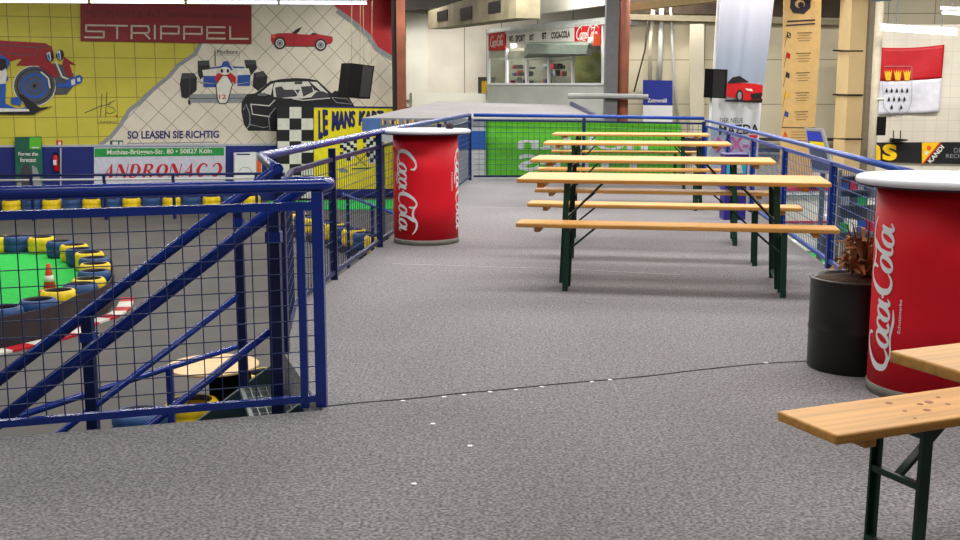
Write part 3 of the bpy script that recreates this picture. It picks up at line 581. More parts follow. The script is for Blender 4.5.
# columns and right-hand wall
mb = MB(); a = aty(610, 120, 25.5); mb.box((a.x, a.y, 1.4), (.28, .3, 6.7)); tag(mb.build('trim_column', mat('column_grey', (96, 96, 98), .6)), kind='structure')
mb = MB(); a = aty(622, 120, 25.6); mb.tube([(a.x, a.y, -2), (a.x, a.y, 4.8)], .13, 14); tag(mb.build('trim_column', RUST, smooth=True), kind='structure')
RW = px_plane(600, 27, 900, 26.2)
RPAN = tile_mat('right_cream_panels', (206, 198, 172), (130, 120, 98), tuple(RW.t), (0, 0, 1), 1.02, .018)
wr = vwall('wall_back_right', RW, 606, 1120, -2, 4.8, .2, RPAN)
mb = MB(); pslab(mb, RW, [(630, 14), (842, 19), (842, 25), (630, 19.5)], .25, .25); tag(mb.build('trim_pipe', mat('dusty_pipe', (150, 140, 118), .7)), kind='structure')
mb = MB(); pslab(mb, RW, [(626, -2), (842, -4), (842, 17), (626, 12.5)], .1, .1); tag(mb.build('trim_dark_band', mat('band_brown', (70, 58, 48), .9, var=.2, scale=2)), kind='structure')
mb = MB(); pslab(mb, RW, [(620, 12), (800, -8), (800, -16), (620, 4)], 1.0, .4); tag(mb.build('trim_beam', mat('beam_tan', (158, 136, 96), .7)), kind='structure')
mb = MB(); pslab(mb, RW, rect(690, 24, 704, 200), .25, .25); tag(mb.build('trim_pier', CREAM), kind='structure')
for i, (pts, r, m, lab) in enumerate((([(653, 10), (650, 45), (650, 82)], .05, CREAM, 'pale pipe nearest the brown column on the cream wall'), ([(662, 0), (660, 60), (659, 82)], .06, GREY, 'grey pipe above the middle of the blue sign'),
        ([(670, 0), (672.5, 45), (675, 90), (678, 122)], .035, GREY, 'thin pale cable passing right of the blue sign'), ([(648, 20), (645, 50), (634, 92)], .02, RUBBER, 'thin slanting cable beside the brown column'), ([(694, 24), (693.5, 100)], .015, RUBBER, 'thin dark cable left of the black loudspeaker'))):
    mb = MB(); mb.tube([RW.pt(x, y, .3 if i == 3 else .1) for x, y in pts], r, 6); tag(mb.build('wall_pipe' if i < 2 else 'wall_cable', m, smooth=True), lab, 'pipe' if i < 2 else 'cable')
mb = MB(); pslab(mb, RW, [(640, 146), (870, 150), (870, 154), (640, 150)], .3, .12); pslab(mb, RW, rect(640, 138, 870, 141), .3, .12); tag(mb.build('trim_rail', mat('rail_dark', (58, 54, 52), .7)), kind='structure')
sg = thing('wall_sign', 'blue and white sign lettered Zeitgemäß on the cream wall', 'sign', RW.pt(658, 122))
mb = MB(); pslab(mb, RW, [(643, 80), (672.5, 80.5), (672.5, 105.5), (643, 105)], .45, .06); mb.build('blue_panel', mat('sign_blue', (24, 44, 148), .45), sg)
mb = MB(); pslab(mb, RW, [(643, 105.2), (672.5, 105.7), (672.5, 124), (643, 124)], .45, .06); mb.build('white_panel', WHITE, sg)
mb = MB(); ptext(mb, RW, 'Zeitgemäß', rect(647.5, 98.5, 667, 103.6), .456, 0, .02); mb.build('lettering', P_WHITE, sg)

# tall car banner
BN = px_plane(700, 22.0, 780, 22.0)
sg = thing('hanging_car_banner', 'tall pale hanging banner showing a red roadster', 'banner', BN.pt(735, 170))
mb = MB(); N = 16
def edge(y): # left, right edge of the banner
    L = [(-20, 719.5), (0, 718), (60, 713.5), (117, 709.5), (180, 705)]; Rr = [(-20, 776), (0, 774), (60, 767), (108, 761), (180, 756)]
    def ip(T):
        for (a, b), (c_, d) in zip(T, T[1:]):
            if y <= c_: return b + (d - b) * (y - a) / (c_ - a)
        return T[-1][1]
    return ip(L), ip(Rr)
rows = [-20 + 200 * j / 30 for j in range(31)]; vs = []
for y in rows:
    l, r = edge(y)
    for i in range(N + 1):
        t = i / N; vs.append(BN.pt(l + (r - l) * t, y, .03 * math.sin(t * 9 + y * .01) * max(0, 1 - y / 160) + .02 * math.sin(t * 21)))
k = N + 1; mb.add(vs, [(j * k + i, j * k + i + 1, (j + 1) * k + i + 1, (j + 1) * k + i) for j in range(30) for i in range(N)])
o = mb.build('cloth', sky_print_mat(), sg, True); o.modifiers.new('thickness', 'SOLIDIFY').thickness = .004
mb = MB()
c = lambda *p: crop(630, 60, 4.15, p)
ppoly(mb, BN, c((397, 105), (550, 100), (545, 178), (395, 165)), .055, 4)
ppoly(mb, BN, c((398, 100), (430, 92), (470, 95), (520, 98), (552, 105), (550, 150), (535, 165), (480, 168), (440, 160), (398, 150)), .06, 0)
ppoly(mb, BN, c((400, 98), (425, 72), (455, 66), (495, 92), (440, 96)), .064, 1); pell(mb, BN, 630 + 455 / 4.15, 60 + 148 / 4.15, 3.6, 6, .066, 1); pell(mb, BN, 630 + 455 / 4.15, 60 + 148 / 4.15, 2, 4, .07, 2)
ppoly(mb, BN, c((500, 140), (548, 135), (545, 160), (505, 165)), .066, 1); ppoly(mb, BN, c((478, 118), (505, 120), (510, 130), (485, 126)), .066, 3)
ppoly(mb, BN, c((395, 165), (550, 160), (548, 178), (395, 172)), .058, 1)
mb.build('car_picture', [mat('car_red', (206, 24, 32), .4), P_BLACK, P_GREY, P_WHITE, P_GREY], sg)
mb = MB(); ptext(mb, BN, 'DER NEUE', rect(720, 118, 743, 122.8), .06, 0, 0); ptext(mb, BN, 'MAZDA', [(719, 125), (759, 124), (759, 133.5), (719, 135)], .06, 0, .02); ptext(mb, BN, 'MX-5', [(717, 137.5), (757.5, 135.5), (757, 151), (716, 152.5)], .06, 1, .03)
ppoly(mb, BN, rect(749, 135, 757.5, 137.5), .062, 2); mb.build('lettering', [P_BLACK, P_PINK, P_RED], sg)
sk = thing('loudspeaker', 'black loudspeaker hung in front of the car banner', 'loudspeaker', aty(715, 98, 21))
mb = MB(); SP = px_plane(700, 21, 730, 20.85); pslab(mb, SP, [(705, 68.5), (726.5, 69.5), (725, 98.5), (703.5, 97.5)], 0, .32); mb.build('cabinet', BLACK, sk)
mb = MB(); pslab(mb, SP, [(713.5, 70), (725.5, 70.3), (724.2, 97.5), (712.2, 97.2)], .012, .01); mb.build('grille', mat('speaker_grille', (40, 38, 40), .8), sk)
mb = MB(); mb.tube([SP.pt(714, 69, -.15), SP.pt(719, -10, -.15)], .025, 8); mb.build('hanging_pole', WHITE, sk)
mb = MB(); mb.tube([SP.pt(711, 97, -.2), SP.pt(709, 150, -.2)], .025, 8); mb.build('lower_pole', WHITE, sk)
# left speaker
sk = thing('loudspeaker', 'tilted black loudspeaker hung on cords before the mural', 'loudspeaker', aty(360, 98, 27)); SP = px_plane(340, 27, 380, 27.6)
mb = MB(); pslab(mb, SP, [(351, 63), (374.5, 66), (370, 99), (347, 97)], 0, .5); mb.build('cabinet', BLACK, sk)
mb = MB(); pslab(mb, SP, [(363, 65.5), (373, 67), (368.8, 97.5), (359.5, 96.6)], .015, .01); mb.build('grille', MATS['speaker_grille'], sk)
for a, b in ((351.5, 352), (360, 360.5), (364, 363), (371.5, 372.5)):
    mb = MB(); mb.tube([SP.pt(a, 64.5, -.2), SP.pt(b, -20, -.2)], .007, 5); mb.build('cord', mat('cord_tan', (150, 130, 96), .8), sk)
# flag rules banner
FB = px_plane(780, 21, 825, 21)
sg = thing('flag_rules_banner', 'tall beige banner listing racing flags left of the pillar', 'banner', FB.pt(800, 178))
mb = MB(); pslab(mb, FB, [(784, -20), (822, -20), (820.5, 40), (815, 124), (813, 178), (779, 178), (781.5, 120), (783, 40)], 0, .02); mb.build('sheet', mat('banner_beige', (226, 190, 128), .6, var=.04), sg)
mb = MB()
ppoly(mb, FB, [(791, -6), (811, -6), (810.5, 8), (804, 14), (793, 13), (790, 8)], .006, 0); pell(mb, FB, 800, 4, 5, 4, .01, 5); pell(mb, FB, 801, 5, 3, 3, .014, 0)
pline(mb, FB, [(787, 21.5), (815, 20)], 1.6, .006, 0); pline(mb, FB, [(786, 25.5), (815, 23.6)], 1.5, .006, 0)
for y, k in ((35, 0), (55.5, 1), (75, 0), (95, 2), (114, 3)):
    x = 788.5 - (y - 35) * .03; ppoly(mb, FB, [(x - 1, y - 3.5), (x + 2.5, y - 1.5), (x + 2, y + 3.5), (x - 1.8, y + 2)], .006, k); pline(mb, FB, [(x - .8, y - 4), (x - 4, y + 12)], .5, .007, 4)
    if y == 35: ppoly(mb, FB, rect(x - .5, y - 1.5, x + .8, y), .01, 5); ppoly(mb, FB, rect(x + .3, y + .5, x + 1.5, y + 2), .01, 5)
    for j in range(4): pline(mb, FB, [(797 + (j % 2) * 1.5 - (y - 35) * .03, y - 2 + j * 2.6), (812 - (j % 2) * 2 - (y - 35) * .05 , y - 2.4 + j * 2.6)], .55 if j else 1, .006, 4)
pline(mb, FB, [(781.5, 127.5), (815, 128)], 1, .006, 0); ppoly(mb, FB, [(785, 131), (788, 137), (782.5, 137)], .006, 6)
for j in range(4): pline(mb, FB, [(791, 132 + j * 2.8), (811, 132 + j * 2.8)], .6, .006, 4)
mb.build('flag_print', [mat('print_ink', (44, 40, 58), .6), P_RED, P_GOLD, P_BLUE, mat('print_sepia', (128, 100, 66), .6), mat('banner_beige2', (226, 190, 128), .6), P_ORANGE], sg)
# pillar and beam
mb = MB(); a = aty(834.5, 120, 20.2); b = aty(846, 120, 19.4); c3 = aty(862, 120, 19.6)
mb.prism([(a.x, a.y, -2), (b.x, b.y, -2), (c3.x, c3.y, -2), (c3.x - .05, c3.y + .7, -2)], (0, 0, 5.0)); tag(mb.build('trim_concrete_pillar', BEIGE), kind='structure')
mb = MB(); a = aty(812, 6, 20.4); b = aty(970, 2, 16.6)
mb.prism([(a.x, 20.6, 2.98), (b.x + .6, 16.6, 2.98), (b.x + .6, 16.6, 3.7), (a.x, 20.6, 3.7)], (.12, .5, 0)); tag(mb.build('trim_concrete_beam', BEIGE), kind='structure')
mb = MB(); PB = Plane((a.x, 20.6), (b.x + .6, 16.6)); pslab(mb, PB, [(871, -6), (891, -8), (891, .5), (871, 2)], .03, .02); tag(mb.build('beam_sign', mat('sign_slate', (70, 84, 94), .6)), 'small slate coloured plate on the beige beam', 'sign')
for i, y in enumerate((51, 95, 139)):
    mb = MB(); pts = [aty(833.5, y - .5, 20.25), aty(845.8, y, 19.36), aty(862.4, y, 19.57)]; mb.tube(pts, .016, 6); tag(mb.build('pillar_strap', BLACK), ('upper', 'middle', 'lowest')[i] + ' thin dark strap around the beige pillar', 'strap', 'straps around the pillar')
mb = MB(); a = aty(873.5, 120, 23.4); mb.tube([(a.x, a.y, -2), (a.x, a.y, 3.4)], .085, 12); tag(mb.build('trim_pipe', mat('down_pipe', (186, 178, 158), .6), smooth=True), kind='structure')
mb = MB(); a = aty(868, 120, 24.6); mb.box((a.x, a.y, .7), (.26, .3, 5.4)); tag(mb.build('trim_door_post', mat('post_brown', (120, 110, 92), .7)), kind='structure')
mb = MB(); p = aty(880, 126, 23.4); mb.rbox(p, (.2, .16, .38), .02); tag(mb.build('meter_box', BLACK), 'small black box on the pale downpipe', 'box')
mb = MB(); mb.tube([aty(873.5, 99.5, 23.36), aty(884, 99, 23.3)], .035, 8); tag(mb.build('pipe_stub', GREY), 'short grey pipe stub left of the shield flag', 'pipe')
# white brick side room
WW = px_plane(872, 24.4, 960, 24.2)
WBR = tile_mat('white_brick', (218, 212, 198), (202, 195, 180), tuple(WW.t), (0, 0, 1), .24, .012)
ww = vwall('wall_white_brick', WW, 876, 1130, -2, 2.72, .2, WBR)
sg = thing('shield_flag', 'red and white flag with three gold crowns on the white wall', 'flag', WW.pt(910, 115))
def flagpt(u, v, off):
    top = 47.5 - 3 * u + 7 * u * (1 - u) * .9; bot = 115 - 3 * u; l = 881.5 - 3.5 * v; r = 944.5 - 5.5 * v
    y = top + (bot - top) * v; return WW.pt(l + (r - l) * u, y, off)
for nm, v0, v1, m in (('red_half', 0, .5, P_RED), ('white_half', .5, 1, mat('flag_white', (222, 222, 236), .7))):
    mb = MB(); nu, nv = 24, 10
    vs = [flagpt(i / nu, v0 + (v1 - v0) * j / nv, .06 + .022 * math.sin(i / nu * 7 + j * .4 + v0 * 8) * (v0 + (v1 - v0) * j / nv)) for j in range(nv + 1) for i in range(nu + 1)]
    mb.add(vs, [(j * (nu + 1) + i, j * (nu + 1) + i + 1, (j + 1) * (nu + 1) + i + 1, (j + 1) * (nu + 1) + i) for j in range(nv) for i in range(nu)]); mb.build(nm, m, sg, True).modifiers.new('thickness', 'SOLIDIFY').thickness = .003
mb = MB(); c = lambda *p: crop(860, 30, 6.75, p)
for x in (190, 254, 318):
    ppoly(mb, WW, c((x - 26, 270), (x - 12, 292), (x - 8, 268), (x, 290), (x + 8, 268), (x + 12, 292), (x + 26, 270), (x + 16, 340), (x - 16, 340)), .1, 0)
for y, xs in ((408, (180, 214, 249, 284, 319)), (466, (195, 230, 265, 300)), (520, (214, 278))):
    for x in xs: ppoly(mb, WW, c((x, y - 18), (x + 8, y + 2), (x + 7, y + 14), (x - 7, y + 14), (x - 8, y + 2)), .1, 1)
pline(mb, WW, c((165, 245), (350, 245), (350, 470), (330, 540), (280, 580), (250, 590), (215, 575), (160, 520), (152, 350)), .5, .1, 2); mb.build('coat_of_arms', [P_GOLD, P_BLACK, P_GREY], sg)
sg = thing('advertising_banner', 'long black banner with yellow lettering low on the white wall', 'banner', WW.pt(915, 164))
mb = MB(); pslab(mb, WW, [(876.5, 142.5), (975, 142), (975, 164), (921, 163), (876.5, 161.5)], .05, .02); mb.build('sheet', mat('banner_black', (26, 26, 32), .5, var=.2, scale=3), sg)
mb = MB(); ptext(mb, WW, 'n', rect(868, 144.3, 880.5, 160), .056, 0, .03); ptext(mb, WW, 's', rect(882.5, 144, 897, 160.5), .056, 0, .028)
ppoly(mb, WW, [(922, 142.5), (940, 142.2), (922, 164)], .056, 0); pline(mb, WW, [(941, 142.5), (922.5, 164.5)], 1.5, .058, 1); pell(mb, WW, 929, 148, 2.4, 2.4, .058, 3, 10); pell(mb, WW, 926.5, 153, 2, 2, .058, 2, 10)
ptext(mb, WW, 'KANDI', [(927.5, 160.5), (941, 144.5), (944.5, 147.5), (931, 164)], .06, 2, .03)
ptext(mb, WW, 'DE', rect(954, 148, 962, 152.5), .056, 4, 0); ptext(mb, WW, 'RECHE', rect(946, 154, 966, 158), .056, 4, 0)
mb.build('banner_print', [mat('print_amber', (244, 196, 16), .5), P_RED, P_WHITE, P_ORANGE, P_GREY], sg)
mb = MB(); pslab(mb, WW, [(892, 138.5), (908, 139.5), (908, 140.6), (892, 142.3)], .25, .2); mb.tube([WW.pt(893.5, 139, .2), WW.pt(893.5, 130.5, .2)], .012, 5); mb.tube([WW.pt(900.5, 139, .2), WW.pt(900.5, 130.5, .2)], .012, 5)
tag(mb.build('wall_bracket', BLACK), 'small black bracket with two prongs above the black banner', 'bracket')
# strip lights in view
def striplight(a, b, label, r=.03, hang=True):
    a = Vector(a); b = Vector(b); t = thing('strip_light', label, 'light', (a + b) / 2, 'fluorescent strip lights')
    mb = MB(); mb.tube([a, b], r, 8); mb.build('tube', TUBE, t)
    mb = MB(); mb.bar(a + Vector((0, .0, r + .05)), b + Vector((0, 0, r + .05)), .16, .06); mb.build('housing', WHITE, t)
    for k in (.2, .8):
        mb = MB(); p = a.lerp(b, k); mb.tube([p + Vector((0, 0, r + .08)), (p.x, p.y, 4.8)], .012, 5); mb.build('hanger', STEEL, t)
a = aty(-12, 1.2, 28.6); b = aty(368, 3.2, 31)
for i in range(4):
    p = a.lerp(b, i / 4 + .004); q = a.lerp(b, (i + 1) / 4 - .004); striplight(p, q, ORD[i + 1] + ' strip light from the left above the mural')
striplight(aty(881, 29, 23), aty(957, 34, 22.2), 'strip light hanging above the shield flag')
striplight(aty(943, 12.5, 21), aty(990, 15, 20), 'strip light under the beige beam at the upper right edge')

# ================================================================== RAMP beyond the far rail
ramp = thing('carpeted_ramp', 'grey carpeted ramp with blue lettered side beyond the far rail', 'ramp', (0, 22, -2))
A0 = aty(362, 118, 19.6); A1 = aty(604, 119, 19.6); B1_ = aty(573, 105, 27); B0 = aty(438, 101.5, 27)
mb = MB(); mb.prism([A0, A1, B1_, B0], (0, 0, -.05)); mb.build('ramp_surface', CARPET, ramp)
FP = Plane((A0.x, 19.55), (A1.x, 19.55))
mb = MB(); pslab(mb, FP, [(362, 118.4), (380.5, 118.4), (380.5, 131.5), (362, 131)], .02, .05); s = mb.build('end_panel', mat('faded_blue', (74, 110, 168), .6), ramp)
mb = MB(); pslab(mb, FP, [(380.5, 118.4), (604, 119.4), (604, 126), (380.5, 126)], .0, .05, 0); pslab(mb, FP, [(380.5, 126), (604, 126), (604, 142), (380.5, 142)], -.02, .05, 1); pslab(mb, FP, [(440, 131), (604, 131), (604, 149), (440, 149)], .0, .05, 2)
pslab(mb, FP, [(440, 149), (604, 149), (604, 230), (440, 230)], -.02, .05, 1); mb.build('front_panel', [mat('ramp_grey', (122, 126, 140), .7), mat('ramp_pale', (170, 172, 178), .7), mat('ramp_blue', (26, 76, 160), .5)], ramp)
mb = MB()
xs = 382.0; random.seed(3)
for i in range(26):
    w = random.choice((1.3, 1.8, 1.5)); k = i % 3
    if i not in (2, 7, 8, 14): ppoly(mb, FP, [(xs, 119.5 + (i % 3)), (xs + w, 119.3 + (i % 2) * 1.5), (xs + w, 124.5), (xs, 125 - (i % 4) * .7)], .006, k if k < 2 else 0)
    xs += 2.5
mb.build('side_pattern', [P_GOLD, P_NAVY], ramp)
for (x, y) in ((-1.8, 20.5), (2, 20.5), (-.9, 26), (2, 26)):
    mb = MB(); mb.box((x, y, -.6), (.14, .14, 2.8)); mb.build('support_post', STEEL, ramp)
mb = MB(); mb.bar(aty(571, 104, 26.6), aty(598, 118, 20), .06, .1); mb.build('edge_strip', BLUE_D, ramp)

# ================================================================== RAILINGS
def wires(mb, a, b, z0, z1, sp, r, z0b=None, z1b=None, sph=None):
    a = Vector(a); b = Vector(b); L = (b - a).length; n = max(2, round(L / sp)); z0b = z0 if z0b is None else z0b; z1b = z1 if z1b is None else z1b
    for i in range(1, n):
        t = i / n; p = a.lerp(b, t); mb.bar((p.x, p.y, z0 + (z0b - z0) * t), (p.x, p.y, z1 + (z1b - z1) * t), r)
    sph = sph or sp; m = max(2, round((z1 - z0) / sph))
    for j in range(1, m):
        k = j / m; mb.bar((a.x, a.y, z0 + (z1 - z0) * k), (b.x, b.y, z0b + (z1b - z0b) * k), r)
def v2(p, z): return Vector((p[0], p[1], z))
# front railing along the stairwell
PA = (-.715, 4.95); dA = Vector((-.954, -.30)).normalized(); PL = (PA[0] + dA.x * 3.2, PA[1] + dA.y * 3.2)
ra = thing('stairwell_railing', 'dark blue mesh railing in front of the stairwell', 'railing', v2(PA, 0))
mb = MB(); e = Vector((-dA.x, -dA.y, 0)); nb = Vector((-.2, .97, 0)).normalized()
P_ = v2(PA, 1.0); U = [P_ + e * .02, P_ + e * .05 + nb * .03, P_ + e * .06 + nb * .075, P_ + e * .04 + nb * .12, P_ - e * .02 + nb * .15, P_ - e * .15 + nb * .16]
mb.tube([v2(PL, 1.0)] + U, .028, 12); mb.build('handrail', BLUE, ra, True)
mb = MB(); mb.bar(v2(PL, .91), v2(PA, .91), .032, .036); mb.build('upper_bar', BLUE, ra)
mb = MB(); mb.bar(v2(PL, .04), v2(PA, .04), .03, .03); mb.build('lower_bar', BLUE, ra)
for t, w, zt in ((0, .048, .97), (.075, .034, .9), (3.15, .045, .97)):
    p = (PA[0] + dA.x * t, PA[1] + dA.y * t); mb = MB(); mb.bar(v2(p, 0), v2(p, zt), w, w); mb.build('post', BLUE, ra)
mb = MB(); wires(mb, v2(PA, 0), v2(PL, 0), .045, .895, .072, .0042); mb.build('wire_mesh', WIRE, ra)
# left edge railing of the deck
def line_railing(name, label, pts, hz, topz, posts, mats, spc, wr_, hr=.028, start=None, hpts=None):
    t = thing(name, label, 'railing', v2(pts[0], 0))
    mb = MB(); H_ = hpts or [v2(p, z) for p, z in zip(pts, hz)]; mb.tube(H_, hr, 10); mb.build('handrail', mats[0], t, True)
    mb = MB()
    for (p, q), za, zb in zip(zip(pts, pts[1:]), topz, topz[1:]): mb.bar(v2(p, za), v2(q, zb), .03, .03)
    mb.build('upper_bar', mats[1], t); mb = MB()
    for p, q in zip(pts, pts[1:]): mb.bar(v2(p, .06), v2(q, .06), .03, .03)
    mb.build('lower_bar', mats[1], t)
    for p, zt in posts:
        mb = MB(); mb.bar(v2(p, 0), v2(p, zt), .05, .05); mb.build('post', mats[2], t)
    for (p, q), za, zb in zip(zip(pts, pts[1:]), topz, topz[1:]):
        mb = MB(); wires(mb, v2(p, 0), v2(q, 0), .075, za - .015, spc, wr_, None, zb - .015); mb.build('wire_mesh', mats[3], t)
    return t
BE = [(-1.06, 5.98), (-1.19, 7.15), (-1.09, 8.35), (-.9, 10.1), (-.5, 14), (-.155, 17.5)]
hp = [v2((-1.06, 5.95), 1.0), v2((-1.14, 6.2), 1.0), v2((-1.3, 6.75), 1.01), v2((-1.33, 6.9), 1.01), v2((-1.31, 7.05), 1.01), v2((-1.12, 8.9), 1.01), v2((-.9, 10.1), 1.03), v2((-.5, 14), 1.02), v2((-.155, 17.5), 1.0)]
line_railing('deck_edge_railing', 'dark blue mesh railing along the left deck edge behind the drum', BE, [1] * 6, [.9] * 6, [(BE[0], .98), (BE[2], .98), (BE[3], 1.02), (BE[4], .98), (BE[5], .98)], (BLUE, BLUE_D, BLUE_D, WIRE), .075, .0045, .028, hpts=hp)
FE = [(-.10, 17.52), (1.6, 17.53), (3.44, 17.5)]
line_railing('far_railing', 'blue mesh railing across the far end of the deck', FE, [1.0, .98, .95], [.92, .9, .87], [(FE[1], .95), (FE[2], .9)], (BLUE_L, BLUE_D, BLUE_D, WIRE), .085, .006)
DE = [(3.46, 17.45), (3.3, 15.1), (3.13, 13.0), (2.96, 11.0), (2.78, 8.9), (2.58, 6.75)]
line_railing('right_edge_railing', 'bright blue mesh railing along the right deck edge behind the benches', DE, [.92] * 6, [.83] * 6, [(p, .84) for p in DE], (BLUE_L, BLUE_L, BLUE, WIRE_R), .075, .0042, .022)
# green banner on the far railing
GB = Plane((-.16, 17.66), (3.4, 17.74))
sg = thing('railing_banner', 'bright green banner with mirrored white lettering on the far railing', 'banner', GB.pt(583, 178))
mb = MB(); pts_t = [(485.5 + 195.5 * i / 20, 119.3 + 3.4 * i / 20 + (.5 if i % 4 else -.3)) for i in range(21)]
pslab(mb, GB, pts_t + [(681, 176), (485.5, 176.8)], 0, .006); mb.build('sheet', mat('banner_lime', (92, 188, 26), .6, var=.08, scale=5), sg)
mb = MB(); ptext(mb, GB, 'nokian', [(517, 135.5), (648, 138), (648, 150.5), (517, 149.5)], .004, 0, .025, 0, True); ptext(mb, GB, 'TYRES', [(518, 154), (648, 156), (648, 172), (518, 171)], .004, 0, .03, 0, True)
mb.build('lettering', mat('banner_letter', (206, 216, 214), .6), sg)
mb = MB(); ppoly(mb, GB, [(485.5, 119.3), (488.5, 119.3), (488.5, 176.8), (485.5, 176.8)], .004); mb.build('hem', mat('banner_hem', (50, 130, 20), .6), sg)

# ================================================================== STAIRS
sd = Vector((-.958, -.287, 0)); sn = Vector((.287, -.958, 0))   # down direction, towards the near side
S0 = Vector((-.92, 5.56, 0)); wid = .84
st = thing('staircase', 'grey steel grating stairs going down left of the deck', 'stairs', S0 + sd * 2.8 + Vector((0, 0, -2)))
rise, run = .182, .25
for i in range(1, 11):
    c = S0 + sd * (run * (i - .5)) + Vector((0, 0, -rise * i)); mb = MB(); ang = math.atan2(sd.y, sd.x)
    for k in range(9):
        y = -wid / 2 + wid * k / 8; p = c + sn * y; mb.bar(p - sd * run / 2, p + sd * run / 2, .006, .03)
    for k in range(7):
        x = -run / 2 + run * k / 6; mb.bar(c + sd * x - sn * wid / 2, c + sd * x + sn * wid / 2, .02 if k in (0, 6) else .005, .028)
    mb.build('tread', GALV, st)
for s_ in (-1, 1):
    mb = MB(); a = S0 + sn * (s_ * (wid / 2 + .02)); b = a + sd * (run * 10.4) + Vector((0, 0, -rise * 10.4)); mb.bar(a + Vector((0, 0, -.12)), b + Vector((0, 0, -.03)), .03, .2); mb.build('stringer', mat('stair_teal', (38, 62, 66), .5), st)
def stair_rail(label, top, posts, loc, lead, slope, low0, lowd):
    t = thing('stair_handrail', label, 'handrail', loc); top = Vector(top); sl = Vector((sd.x, sd.y, -slope))
    mb = MB(); mb.tube(lead + [top + sl * 2.75], .031, 12); mb.build('top_pipe', BLUE, t, True)
    low = top + Vector((0, 0, -lowd)); mb = MB(); mb.tube([low + sl * low0, low + sl * 2.7], .018, 10); mb.build('lower_pipe', BLUE, t, True)
    for d, w, dz in posts:
        p = top + sl * d; mb = MB(); mb.bar((p.x, p.y, p.z), (p.x, p.y, p.z - 1.08), w, w); mb.build('post', BLUE_D, t)
        mb = MB(); mb.box((p.x, p.y, p.z - .12), (w + .012, w + .012, .05)); mb.build('bracket', BLUE, t)
nt_ = v2(PA, 1.0) + nb * .16
stair_rail('near blue pipe handrail of the stairs, just behind the mesh railing', nt_ + sd * .12 + Vector((0, 0, -.07)), [(.07, .056, 0), (1.5, .05, 0)], nt_, [nt_ - e * .04, nt_ + sd * .04 + Vector((0, 0, -.015)), nt_ + sd * .12 + Vector((0, 0, -.07))], .735, .1, .53)
ft = Vector((-1.06, 5.98, 1.0))
stair_rail('far blue pipe handrail of the stairs, below the deck edge railing', ft, [(.22, .04, 0), (1.0, .055, 0)], ft, [ft, ft + sd * .01], .725, .22, .5)

# ================================================================== LOWER TRACK
def tyre_mesh(name, m, r=.275, h=.24, n=28):
    mb = MB(); ri = r * .64
    prof = [(ri, .02), (ri + .02, 0), (r - .035, 0), (r - .008, .03), (r, .07), (r - .006, h * .5 - .012), (r - .014, h * .5), (r - .006, h * .5 + .012), (r, h - .07), (r - .008, h - .03), (r - .035, h), (ri + .025, h + .004), (ri, h - .02), (ri + .02, h - .05), (r - .03, h - .06), (r - .03, .06), (ri + .02, .05)]
    mb.lathe(prof, (0, 0, 0), n, closed=True)
    o = mb.build(name, [m, RUBBER], None, True, loc=(0, 0, 0))
    for p in o.data.polygons:
        if math.hypot(p.center.x, p.center.y) < r * .70: p.material_index = 1
    return o
TP = {}
def tyre(p, col, label, group, rx=0, s=1):
    if col not in TP: o = TP[col] = tyre_mesh('tyre', TY_Y if col == 'yellow' else TY_B)
    else: o = TP[col].copy(); C.objects.link(o)
    o.location = p; o.rotation_euler = (R(rx), 0, random.uniform(0, 3)); o.scale = (s, s, s); return tag(o, label, 'tyre', group)
# row along the mural
random.seed(5)
for i in range(18):
    col = 'yellow' if i % 2 == 1 else 'blue'; x = -8 + 20.0 * i; 
    if x > 262: break
    p = atz(x, 212.5 - x * .022, -2.0)
    tyre(p, col, f'{col} tyre, {ORD[i + 1]} from the left in the row below the mural', 'tyres below the mural', 0, 1.0).scale = (.93, .93, 1.35)
# island
ISL = [(-24, 237, 'blue'), (-5, 236, 'yellow'), (15.6, 235.6, 'blue'), (41.5, 236.7, 'yellow'), (60, 240.5, 'blue'), (74, 244.3, 'yellow'), (80, 248, 'blue'), (89, 252, 'yellow'), (94, 257, 'blue'), (95, 263, 'yellow'), (94, 270, 'blue'), (88.5, 278, 'yellow'), (80, 283.2, 'blue'), (58, 289.5, 'yellow'), (38, 298.5, 'blue'), (3, 306, 'blue'), (-36, 313, 'yellow')]
pos = [atz(x, y, -1.5) for x, y, _ in ISL]
for i, (p, (x, y, col)) in enumerate(zip(pos, ISL)):
    o = tyre((p.x, p.y, -1.82), col, f'{col} tyre, {ORD[i + 1] if i < 8 else ORD[17 - i]} {"along the far side" if i < 8 else "from the near end"} of the green island', 'tyres around the green island'); o.scale = (.96, .96, 1.3)
gi = [(p.x, p.y) for p in pos]
mb = MB(); cx = sum(p[0] for p in gi) / len(gi); cy = sum(p[1] for p in gi) / len(gi)
mb.prism([(x, y, -2) for x, y in gi], (0, 0, .18)); tag(mb.build('traffic_island', TURF), 'raised green island ringed with blue and yellow tyres', 'traffic island')
def outer(d):
    out = []
    for i, (x, y) in enumerate(gi):
        a = gi[max(i - 1, 0)]; b = gi[min(i + 1, len(gi) - 1)]; tx, ty = b[0] - a[0], b[1] - a[1]; l = math.hypot(tx, ty); out.append((x - ty / l * d, y + tx / l * d))
    return out
sgn = 1 if (outer(.3)[9][0] > gi[9][0]) else -1
ob = spline([(x, y) for x, y in outer(.29 * sgn)], 4)
mb = MB()
for a, b in zip(ob, ob[1:]): mb.bar((a[0], a[1], -1.79), (b[0], b[1], -1.79), .02, .42)
tag(mb.build('rubber_belt', BELT), 'dark rubber belt wrapped around the tyre island', 'belt')
kb = spline([(x, y) for x, y in outer(.5 * sgn)[10:]], 6); mb = MB()
for i, (a, b) in enumerate(zip(kb, kb[1:])):
    q = ribbon([(a[0], a[1], .22), (b[0], b[1], .22)])[0]; mb.prism([(x, y, -2) for x, y in q], (0, 0, .03), (i // 3) % 2)
